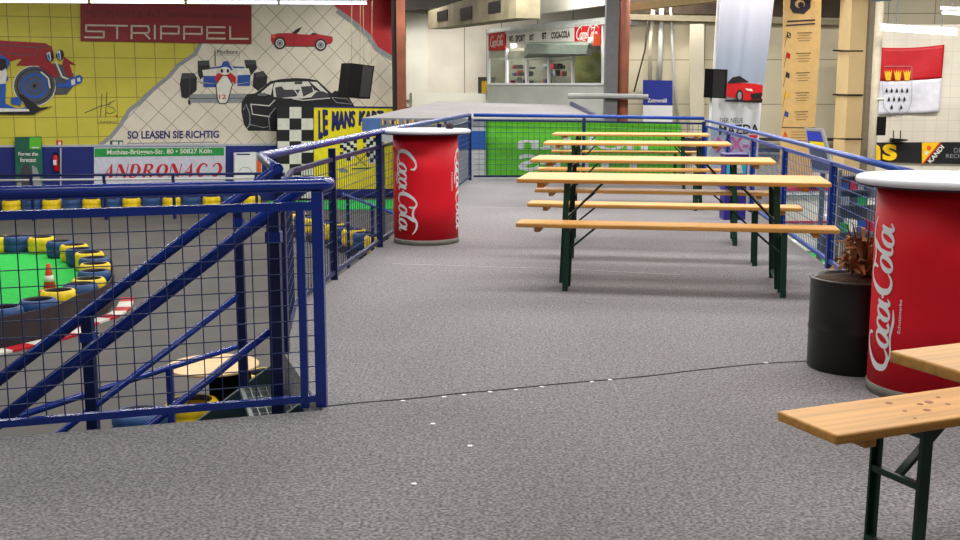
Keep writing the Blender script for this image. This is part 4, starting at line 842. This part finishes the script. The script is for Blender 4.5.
tag(mb.build('track_kerb', [P_RED, P_WHITE]), 'red and white kerb strip around the tyre island', 'kerb')
p = atz(50, 292, -1.75); tc_ = thing('traffic_cone', 'orange traffic cone standing among the island tyres', 'traffic cone', p)
mb = MB(); mb.box(p + Vector((0, 0, .02)), (.26, .26, .04)); mb.build('base', P_ORANGE, tc_)
mb = MB(); mb.lathe([(.1, .04), (.03, .44), (.02, .45)], p, 16); mb.build('cone', mat('cone_orange', (214, 66, 30), .5), tc_, True)
mb = MB(); mb.lathe([(.079, .17), (.061, .27)], p, 16); mb.build('white_band', P_WHITE, tc_, True)
# tyre line beside the deck
ta = atz(389, 239, -1.5); tb = atz(296, 213, -1.5); n = 10
for i in range(n):
    p = ta.lerp(tb, i / (n - 1)); col = 'blue' if i % 2 == 0 else 'yellow'
    o = tyre((p.x, p.y, -1.84), col, f'{col} tyre, {ORD[i + 1]} from the red drum in the line left of the deck', 'tyres in the line left of the deck', 0, 1); o.scale = (.95, .95, 1.4)
mb = MB(); d = (tb - ta).normalized(); nn = Vector((d.y, -d.x, 0)); nn = nn if nn.dot(Vector((0, -1, 0))) > 0 else -nn
mb.bar(v2(ta - d * .3, -1.92), v2(tb + d * .3, -1.92), .5, .15); tag(mb.build('tyre_plinth', RUBBER), 'low dark plinth below the tyre line left of the deck', 'plinth')
# green strip under the yellow board, blue guard rails
q = [atz(*p, -1.985) for p in ((268, 205), (300, 209.5), (440, 209), (440, 199.5), (268, 201.5))]; mb = MB(); mb.prism([(p.x, p.y, -2) for p in q], (0, 0, .03)); tag(mb.build('green_carpet', TURF), 'green carpet strip on the track before the yellow board', 'carpet')
def guard(label, pts, z, posts, m, r=.025, name='guard_rail', second=None):
    t = thing(name, label, 'railing', v2(pts[0], -2)); mb = MB(); mb.tube([v2(p, z) for p in pts], r, 8); mb.build('rail', m, t, True)
    if second:
        mb = MB(); mb.tube([v2(p, second) for p in pts], r * .8, 8); mb.build('lower_rail', GREY, t, True)
    for k in posts:
        p = Vector(pts[0]).lerp(Vector(pts[-1]), k); mb = MB(); mb.bar(v2(p, -2), v2(p, z), r * 2, r * 2); mb.build('post', m, t)
a = aty(-40, 176, 29); b = aty(262, 180, 29.8); guard('thin blue guard rail across the foot of the mural wall', [(a.x, a.y), (b.x, b.y)], a.z, (.02, .23, .47, .7, .98), BLUE_D, .035, second=a.z - .12)
a = aty(343, 194, 19.5); b = aty(395, 214, 16.5); t = thing('track_handrail', 'small blue handrail sloping down beside the tyre line', 'railing', (a.x, a.y, -2))
mb = MB(); mb.tube([a, b], .025, 8); mb.build('rail', BLUE_L, t, True)
for k in (.1, .6):
    p = a.lerp(b, k); mb = MB(); mb.bar((p.x, p.y, -2), p, .05, .05); mb.build('post', BLUE_D, t)
a = atz(-30, 432, -1.0); b = atz(168, 368, -1.0); c = atz(246, 344, -1.0)
guard('low blue barrier rail on the track beside the round table', [(a.x, a.y), (b.x, b.y), (c.x, c.y)], -1.0, (.05, .66, .98), BLUE, .028, 'barrier_rail')
# round table, stools of tyres
p = atz(213, 364, -1.49); s_ = F / p.y; tb_ = thing('round_table', 'round wooden table down on the track below the stairs', 'table', (p.x, p.y, -2)); r = 45.5 / 1130 * math.sqrt(p.y ** 2 + 2.7 ** 2)
mb = MB(); mb.lathe([(r - .01, -.03), (r, -.022), (r, -.006), (r - .008, 0)], p, 48); mb.build('tabletop', mat('round_wood', (232, 196, 146), .4, var=.08, scale=5, stretch=(1, 5, 1)), tb_)
mb = MB(); mb.box((p.x + .18, p.y, -1.76), (.38, .34, .48)); mb.build('pedestal', BLACK, tb_)
for lab, col, x, y in (('yellow tyre stool on the track in front of the round table', 'yellow', 192, 400), ('blue tyre stool on the track left of the round table', 'blue', 140, 411), ('yellow tyre stool partly hidden right of the round table', 'yellow', 268, 372)):
    p = atz(x, y, -1.74); o = tyre((p.x, p.y, -2.0), col, lab, 'tyre stools'); o.scale = (1, 1, 1.08)

# right-hand pit: counter and clutter
p = atz(810, 251, -2); Yc = p.y
ct = thing('counter', 'cream counter with a red shelf edge beyond the right railing', 'counter', p)
K = px_plane(780, Yc, 840, Yc)
mb = MB(); pslab(mb, K, rect(783, 194, 834, 251), 0, .6); mb.build('front_panel', CREAM_W, ct)
mb = MB(); pslab(mb, K, rect(781, 188, 838, 191), .1, .8); mb.build('shelf_edge', P_RED, ct); mb = MB(); pslab(mb, K, rect(783, 221, 834, 223.2), .03, .05); mb.build('red_strip', P_RED, ct)
mb = MB(); pslab(mb, K, rect(781, 191, 838, 195), .08, .78); mb.build('worktop', WHITE, ct)
def clutter(name, lab, cat, x0, y0, x1, y1, z, m, dz=.3, rnd=False):
    p = atz((x0 + x1) / 2, y1, z); s2 = F / p.y; w = (x1 - x0) / s2; hh = (y1 - y0) / s2 * 1.0; mb = MB()
    if rnd: mb.lathe([(w * .42, 0), (w * .5, hh * .15), (w * .5, hh * .9), (w * .45, hh)], p, 20)
    else: mb.rbox(p + Vector((0, 0, hh / 2)), (w, dz, hh), .015, 1)
    return tag(mb.build(name, m), lab, cat)
zc = K.pt(800, 188).z
clutter('television', 'small black television on the cream counter', 'television', 797, 176, 818, 188, zc, BLACK)
clutter('storage_bin', 'tall brown bin standing before the cream counter', 'bin', 820, 228, 832, 257, -2, mat('bin_brown', (72, 58, 46), .6), .3, True)
clutter('storage_bin', 'narrow dark bin left of the blue railing post', 'bin', 833, 230, 840, 256, -2, BLACK, .3, True)
clutter('crate', 'dark blue crate standing on the track beyond the drum planter', 'crate', 846, 224, 866, 256, -2, mat('crate_navy', (38, 42, 66), .6))
clutter('white_box', 'white box low in front of the cream counter', 'box', 791, 240, 804, 260, -2, WHITE)
clutter('cardboard_box', 'brown cardboard box on the counter end under the railing', 'box', 812, 200, 822, 212, -1.2, mat('cardboard', (168, 128, 84), .8))
clutter('tool_case', 'red tool case on the pit table', 'case', 838, 211, 852, 219, -1.05, P_RED)
pt = thing('pit_table', 'long white table top with dark legs beyond the right railing', 'table', atz(866, 256, -2)); K2 = px_plane(836, 21.5, 900, 21.5)
mb = MB(); pslab(mb, K2, [(834, 219), (905, 220), (905, 223), (834, 222)], .3, .8); mb.build('tabletop', WHITE, pt)
for x in (838, 898):
    mb = MB(); mb.bar(K2.pt(x, 222, .1), (K2.pt(x, 222, .1).x, K2.pt(x, 222, .1).y, -2), .06, .06); mb.build('leg', BLACK, pt)
q = [atz(*p, -1.985) for p in ((786, 258), (800, 267), (890, 254), (890, 248.5), (800, 254))]; mb = MB(); mb.prism([(p.x, p.y, -2) for p in q], (0, 0, .03)); tag(mb.build('green_mat', TURF), 'green mat on the track below the right railing', 'mat')
q = [atz(*p, -1.96) for p in ((798, 266.5), (801, 268.5), (900, 255), (900, 253))]; mb = MB(); mb.prism([(p.x, p.y, -2) for p in q], (0, 0, .05)); tag(mb.build('white_kerb', WHITE), 'white kerb strip along the green mat', 'kerb')
random.seed(11)
for i, (x, y) in enumerate(((856, 218), (868, 216))):
    p = K2.pt(x, y + 2, .1); t = thing('potted_plant', ('small green plant on the white pit table, nearer the railing post', 'small green plant on the white pit table, nearer the drum planter')[i], 'plant', p, 'plants on the pit table')
    mb = MB(); mb.lathe([(.08, 0), (.1, .16)], p, 14); mb.build('pot', RUST, t)
    mb = MB()
    for k in range(60):
        a = random.uniform(0, 6.28); b = p + Vector((0, 0, .14)); tip = b + Vector((math.cos(a) * random.uniform(.03, .16), math.sin(a) * .14, random.uniform(.03, .3))); w = Vector((-math.sin(a), math.cos(a), 0)) * .03; md = b.lerp(tip, .6) + Vector((0, 0, .05)); mb.add([b, md + w, tip, md - w], [(0, 1, 2, 3)])
    mb.build('leaves', mat('plant_green', (46, 112, 44), .6), t)
rk = thing('tool_rack', 'grey open tool rack of boxes between the railing post and the drum', 'rack', atz(866, 242, -2)); KR = px_plane(836, 18.4, 900, 18.4)
mb = MB(); zt = KR.pt(860, 172).z
for x in (840, 884):
    for o_ in (0, .45):
        q_ = KR.pt(x, 180, -o_); mb.bar((q_.x, q_.y, -2), (q_.x, q_.y, zt), .05, .05)
mb.build('upright', STEEL, rk)
for y in (176, 190, 205, 232):
    mb = MB(); pslab(mb, KR, rect(839, y, 885, y + 1.3), .02, .5); mb.build('shelf', STEEL, rk)
mb = MB(); pslab(mb, KR, rect(839, 176, 885, 240), -.49, .02); mb.build('back_panel', mat('rack_back', (150, 150, 146), .7), rk)
random.seed(9); rm = [P_BLUE, P_RED, P_GREY, P_DG, P_GREEN, CREAM_W]; names = ['blue', 'red', 'grey', 'black', 'green', 'white']
for row_, (y, hh) in enumerate(((190, 9), (205, 10), (232, 12))):
    x = 841.5
    for k in range(4):
        w = random.uniform(6, 9.5); i_ = (k + row_ * 2) % 6; mb = MB(); pslab(mb, KR, rect(x, y - hh * random.uniform(.6, 1), x + w, y), -.05, .3)
        tag(mb.build('parts_box', rm[i_]), f'{names[i_]} box, {ORD[k + 1]} from the left on the {("upper", "middle", "lowest")[row_]} shelf of the tool rack', 'box', 'boxes on the tool rack'); x += w + 1
wp = thing('white_board', 'white board with red strips above the cream counter', 'board', K.pt(808, 186, -.7)); mb = MB(); pslab(mb, K, rect(786, 160, 830, 184), -.75, .04); mb.build('panel', CREAM_W, wp)
mb = MB(); pslab(mb, K, rect(786, 181, 830, 183.2), -.74, .02); mb.build('red_strip', P_RED, wp)
mb = MB(); mb.bar(K.pt(790, 184, -.77), v2(K.pt(790, 184, -.77), -2), .05, .05); mb.bar(K.pt(826, 184, -.77), v2(K.pt(826, 184, -.77), -2), .05, .05); mb.build('support', STEEL, wp)
# leaning A-board
AB = px_plane(800, 15.6, 840, 15.2)
ab = thing('display_stand', 'tilted grey framed display stand with blue lettering beyond the railing', 'display stand', (AB.pt(822, 178).x, AB.pt(822, 178).y, -2))
mb = MB(); pslab(mb, AB, [(804.5, 127.5), (822.5, 129), (835, 175), (812, 172)], 0, .05); mb.build('frame', mat('frame_grey', (164, 166, 170), .4), ab)
mb = MB(); ppoly(mb, AB, [(806.5, 130.5), (820.5, 131.5), (831, 171), (812.5, 169)], .006, 0); ppoly(mb, AB, [(806.8, 131.5), (820, 132.5), (823, 141), (808.5, 140)], .01, 1); ppoly(mb, AB, [(809.3, 141), (823.4, 142.3), (825, 148), (810.5, 146.5)], .01, 2)
mb.build('poster', [mat('poster_slate', (76, 84, 106), .5), mat('poster_blue', (52, 66, 190), .5), P_YEL], ab)
mb = MB(); p = AB.pt(823, 172, -.06); mb.bar((p.x, p.y, -2), p, .06, .06); mb.box((p.x, p.y, -1.98), (.5, .4, .04)); mb.build('stand_post', STEEL, ab)

# ================================================================== FURNITURE ON THE DECK
def make_bench():
    t = thing('beer_bench', 'x', 'bench', (0, 0, 0), 'folding beer benches')
    mb = MB(); mb.rbox((0, 0, .465), (2.2, .26, .03), .009, 3); mb.build('seat_board', WOOD, t)
    for s in (-1, 1):
        mb = MB(); mb.rbox((s * .95, 0, .434), (.045, .2, .036), .004, 1); mb.build('cleat', WOOD_E, t)
        for y in (-.1, .1):
            mb = MB(); mb.bar((s * .748, y, 0), (s * .74, y, .452), .04, .008); mb.bar((s * .748, y + .013 * (1 if y < 0 else -1), 0), (s * .74, y + .013 * (1 if y < 0 else -1), .452), .006, .026); mb.build('leg', GREEN, t)
        mb = MB(); mb.bar((s * .742, -.1, .43), (s * .742, .1, .43), .03, .03); mb.bar((s * .758, -.1, .045), (s * .758, .1, .045), .02, .02); mb.build('crossbar', GREEN, t)
        mb = MB(); mb.bar((s * .75, 0, .27), (s * .54, 0, .448), .026, .014); mb.bar((s * .75, -.1, .27), (s * .75, .1, .27), .02, .02); mb.build('brace', GREEN, t)
    return t
def make_table():
    t = thing('beer_table', 'x', 'table', (0, 0, 0), 'folding beer tables')
    mb = MB(); mb.rbox((0, 0, .755), (2.2, .68, .03), .009, 3); mb.build('table_board', WOOD, t)
    for s in (-1, 1):
        mb = MB(); mb.rbox((s * .93, 0, .722), (.05, .58, .04), .004, 1); mb.build('cleat', WOOD_E, t)
        for y in (-.25, .25):
            mb = MB(); mb.bar((s * .77, y, 0), (s * .74, y, .742), .042, .008); mb.bar((s * .77, y + .015 * (1 if y < 0 else -1), 0), (s * .74, y + .015 * (1 if y < 0 else -1), .742), .007, .03); mb.build('leg', GREEN, t)
        mb = MB(); mb.bar((s * .742, -.25, .715), (s * .742, .25, .715), .03, .03); mb.bar((s * .767, -.25, .06), (s * .767, .25, .06), .022, .022); mb.build('crossbar', GREEN, t)
        mb = MB(); mb.bar((s * .755, -.25, .46), (s * .755, .25, .46), .022, .022)
        for y in (-.09, .09): mb.bar((s * .755, y, .46), (s * .48, y * .5, .738), .024, .014)
        mb.build('brace', GREEN, t)
    return t
bench0 = make_bench(); table0 = make_table(); used = set()
def put(o0, c, th, label):
    o = o0 if o0.name not in used else copy_tree(o0)
    used.add(o0.name); o.location = (c[0], c[1], 0); o.rotation_euler = (0, 0, th); o['label'] = label; return o
TH = -.175
def mid(L, Rr, z, wd, th=TH):
    a = atz(*L, z); b = atz(*Rr, z); m = (a + b) / 2; return (m.x - math.sin(th) * wd / 2, m.y + math.cos(th) * wd / 2)
put(bench0, mid((515, 227.3), (840.7, 234.3), .45, .26), TH, 'long wooden bench standing nearest in the row of beer tables')
put(table0, mid((521, 182), (830, 188.5), .74, .68), TH, 'nearest and widest beer table in the row before the green banner')
put(bench0, mid((526, 206.6), (804, 212), .45, .26), TH, 'second bench from the front, just behind the nearest row table')
put(bench0, mid((533.5, 192), (779, 197), .45, .26), TH, 'third bench from the front, pushed under the second row table')
put(table0, mid((536, 162), (772, 166), .74, .68), TH, 'second beer table from the front of the row')
put(table0, mid((545, 144.5), (732, 147.5), .74, .68, -.15), -.15, 'third beer table from the front of the row')
put(bench0, mid((544, 170.5), (722, 173), .45, .26, -.12), -.12, 'bench close behind the third row table')
put(table0, mid((553.5, 135), (711, 138), .74, .68, -.15), -.15, 'farthest beer table in the row before the green banner')
put(bench0, mid((553.5, 152.5), (699, 154.5), .45, .26, -.12), -.12, 'farthest bench, behind the last row table')
# near corner set
na = atz(785, 410, .48); nbk = atz(960, 386, .48); nth = math.atan2(nbk.y - na.y, nbk.x - na.x); nx = Vector((math.cos(nth), math.sin(nth))); ny = Vector((-nx.y, nx.x))
fl = atz(837, 435.5, .48); cc = Vector((fl.x, fl.y)) + nx * 1.1 + ny * .13
put(bench0, cc, nth, 'scuffed wooden bench cut off at the right edge, closest to the camera')
tl = atz(889, 350.5, .77); cc2 = Vector((tl.x, tl.y)) + nx * 1.1 - ny * .34
put(table0, cc2, nth, 'beer table corner at the right edge, before the large red drum')
near_bench = [o for o in bpy.data.objects if o.get('label', '').startswith('scuffed')][0]
mb = MB(); random.seed(4)
for px, py, r in ((889, 403, .012), (920, 404, .010), (929, 402, .014), (927, 410, .012), (905, 411, .007), (948, 404, .008), (938, 397, .007), (915, 418, .006)):
    p = atz(px, py, .4805); mb.lathe([(r, 0), (r, .0006)], p, 7)
mb.build('worn_spot', mat('scuff', (158, 100, 66), .6), near_bench)

def drum(c, th0, label, rd, zt):
    t = thing('drum_table', label, 'bar table', (c[0], c[1], 0), 'red drum tables')
    c3 = Vector((c[0], c[1], 0)); r = .3
    mb = MB(); mb.lathe([(r + .002, 0), (r + .004, .045), (r - .002, .05)], c3, 56); mb.build('base_ring', mat('base_grey', (132, 130, 122), .6), t, True)
    mb = MB(); mb.lathe([(r, .046), (r, .35), (r, .65), (r, zt - .042)], c3, 64); mb.build('drum_body', RED, t, True)
    mb = MB(); mb.lathe([(r + .03, zt - .047), (rd - .018, zt - .042), (rd - .01, zt - .03)], c3, 64); mb.build('under_rim', mat('rim_dark', (40, 42, 60), .5), t, True)
    mb = MB(); mb.lathe([(rd - .014, zt - .034), (rd - .003, zt - .03), (rd, zt - .018), (rd - .004, zt - .006), (rd - .014, zt)], c3, 64); mb.build('tabletop', DISC, t, True)
    for k in range(3):
        a0 = R(-90 + th0[0] + 120 * k); up = th0[1]
        mb = MB()
        def w(u, v):   # u along the writing, v up
            zz = (.115 + .72 * u) if up else (.88 - .78 * u); ang = a0 + (-(v - .5) if up else (v - .5)) * (.70 if up else .84)
            return c3 + Vector(((r + .003) * math.cos(ang), (r + .003) * math.sin(ang), zz))
        coke(lambda pts, m: mb.poly([w(u, v) for u, v in pts]), 0)
        vs, fs = text2d('Schutzmarke', .01)
        mb.add([w((.28 + .22 * u), -.16 + .07 * v) for u, v in vs], fs)
        mb.build('script_lettering', WHITE, t)
    return t
p = atz(426.3, 241.5, 0); drum((p.x, p.y), (-35, False), 'red drum bar table standing at the left deck edge', .418, 1.042)
dl = (p.x, p.y)
p = atz(932.5, 391, 0); drum((p.x, p.y), (-79, True), 'large red drum bar table behind the near bench', .4, 1.02)
q = Vector((dl[0], dl[1], 1.0425)) + Vector((.22, .1, 0)); cp = thing('ashtray_cup', 'small dark cup on the left drum table', 'cup', q)
mb = MB(); mb.lathe([(.03, 0), (.036, .004), (.036, .05), (.03, .052), (.028, .02)], q, 18); mb.build('body', mat('cup_dark', (48, 34, 52), .5), cp, True)
mb = MB()
for a in range(4): mb.tube([q + Vector((.02 * math.cos(a * 1.6), .02 * math.sin(a * 1.6), .02)), q + Vector((.034 * math.cos(a * 1.6), .034 * math.sin(a * 1.6), .068))], .006, 6)
mb.build('stub', P_DG, cp)
# planter
p = atz(853, 368, 0); pl_ = thing('dried_planter', 'black drum planter with a withered plant beside the red drum', 'planter', (p.x, p.y + .02, 0)); c3 = Vector((p.x, p.y + .03, 0)); r = .222; hh = .47
p2 = c3
mb = MB(); mb.lathe([(r - .006, 0), (r, .008), (r, .2), (r + .004, .206), (r + .004, .214), (r, .222), (r, hh - .012), (r + .008, hh - .006), (r + .006, hh), (r - .01, hh), (r - .012, hh - .07)], c3, 56); mb.build('drum', mat('drum_black', (30, 27, 27), .38, var=.08), pl_, True)
mb = MB(); mb.lathe([(r - .014, hh - .06), (r - .013, hh - .018), (.1, hh + .005), (.02, hh + .012)], c3, 40); mb.build('soil', SOIL, pl_, True)
mb = MB(); random.seed(21)
base = c3 + Vector((.05, .02, hh))
for i in range(170):
    a = random.uniform(0, 6.283); l = random.uniform(.05, .2); up = random.uniform(-.02, .2) * random.random() ** .5; b = base + Vector((random.uniform(-.1, .1), random.uniform(-.1, .1), random.uniform(0, .07)))
    d = Vector((math.cos(a), math.sin(a), 0)); tip = b + d * l * .75 + Vector((0, 0, up)); m1 = b + d * l * .35 + Vector((0, 0, max(up, .03) * .9 + .02)); w = Vector((-d.y, d.x, random.uniform(-.6, .6))) * random.uniform(.008, .022)
    mb.add([b, m1 + w, m1 - w, tip + w * .3, tip - w * .3, m1 + Vector((0, 0, -.006))], [(0, 1, 5), (0, 5, 2), (1, 3, 5), (3, 4, 5), (4, 2, 5)])
mb.build('withered_leaves', LEAF, pl_)
mb = MB()
for i in range(7):
    a = i * .9; mb.tube([base, base + Vector((.04 * math.cos(a), .04 * math.sin(a), .1)), base + Vector((.1 * math.cos(a), .1 * math.sin(a), .2 + .02 * i))], [.012, .008, .003], 6)
mb.build('stem', mat('stem_brown', (96, 66, 44), .8), pl_)
# purple bin by the right railing
p = atz(734.5, 220, 0); bn = thing('waste_bin', 'narrow purple bin with pale print by the right railing', 'bin', p); s2 = F / p.y; w = 22 / s2
mb = MB(); mb.rbox(p + Vector((0, .12, .34)), (w, .24, .68), .012, 2); mb.build('body', mat('bin_purple', (50, 40, 140), .45), bn)
mb = MB(); mb.rbox(p + Vector((0, .12, .695)), (w + .02, .27, .04), .01, 2); mb.build('lid', mat('bin_lid', (58, 36, 120), .4), bn)
mb = MB(); y = p.y - .004; mb.add([(p.x - w * .45, y, .5), (p.x + w * .45, y, .5), (p.x + w * .45, y, .64), (p.x - w * .45, y, .64)], [(0, 1, 2, 3)], 0)
mb.lathe([(.035, 0), (.035, .002)], (p.x, y - .004, .57), 4, 1); mb.add([(p.x - w * .1, y - .002, .51), (p.x + w * .3, y - .002, .51), (p.x + w * .2, y - .002, .62), (p.x - w * .05, y - .002, .6)], [(0, 1, 2, 3)], 1); mb.build('print', [P_CYAN, P_WHITE], bn)

# ================================================================== LIGHT
def row(x, y, z, lx, ly, e, col=(1, .96, .9)):
    l = bpy.data.lights.new('tube_and_fill_row', 'AREA'); l.shape = 'RECTANGLE'; l.size = lx; l.size_y = ly; l.energy = e; l.color = col
    o = bpy.data.objects.new('tube_and_fill_row', l); C.objects.link(o); o.location = (x, y, z); return o
for y, e in ((-3, 130), (3.5, 210), (8.2, 330), (12.2, 370), (16.5, 400), (21.5, 430)):
    row(2.0, y, 4.6, 9, .4, e)
for y, e in ((6, 250), (14, 340), (22, 440)): row(-9, y, 4.6, 9, .4, e)
row(-8, 27.0, 4.5, 14, .4, 600); row(2, 26, 4.5, 6, .4, 420); row(9.5, 20.5, 4.5, 5, .4, 480); row(10, 12, 4.6, 6, .4, 520)
row(-.3, 33, 4.5, 4, .4, 420); row(1.4, 30.6, 2.55, 1.2, .5, 45)  # added fill lights: first brightens the centre wall, second the booth interior
w = bpy.data.worlds.new('hall_air'); sc.world = w; w.use_nodes = True; bg = w.node_tree.nodes['Background']; bg.inputs[0].default_value = (.75, .8, .9, 1); bg.inputs[1].default_value = .3
sc.view_settings.view_transform = 'Standard'; sc.view_settings.look = 'None'; sc.view_settings.exposure = 0; sc.view_settings.gamma = 1
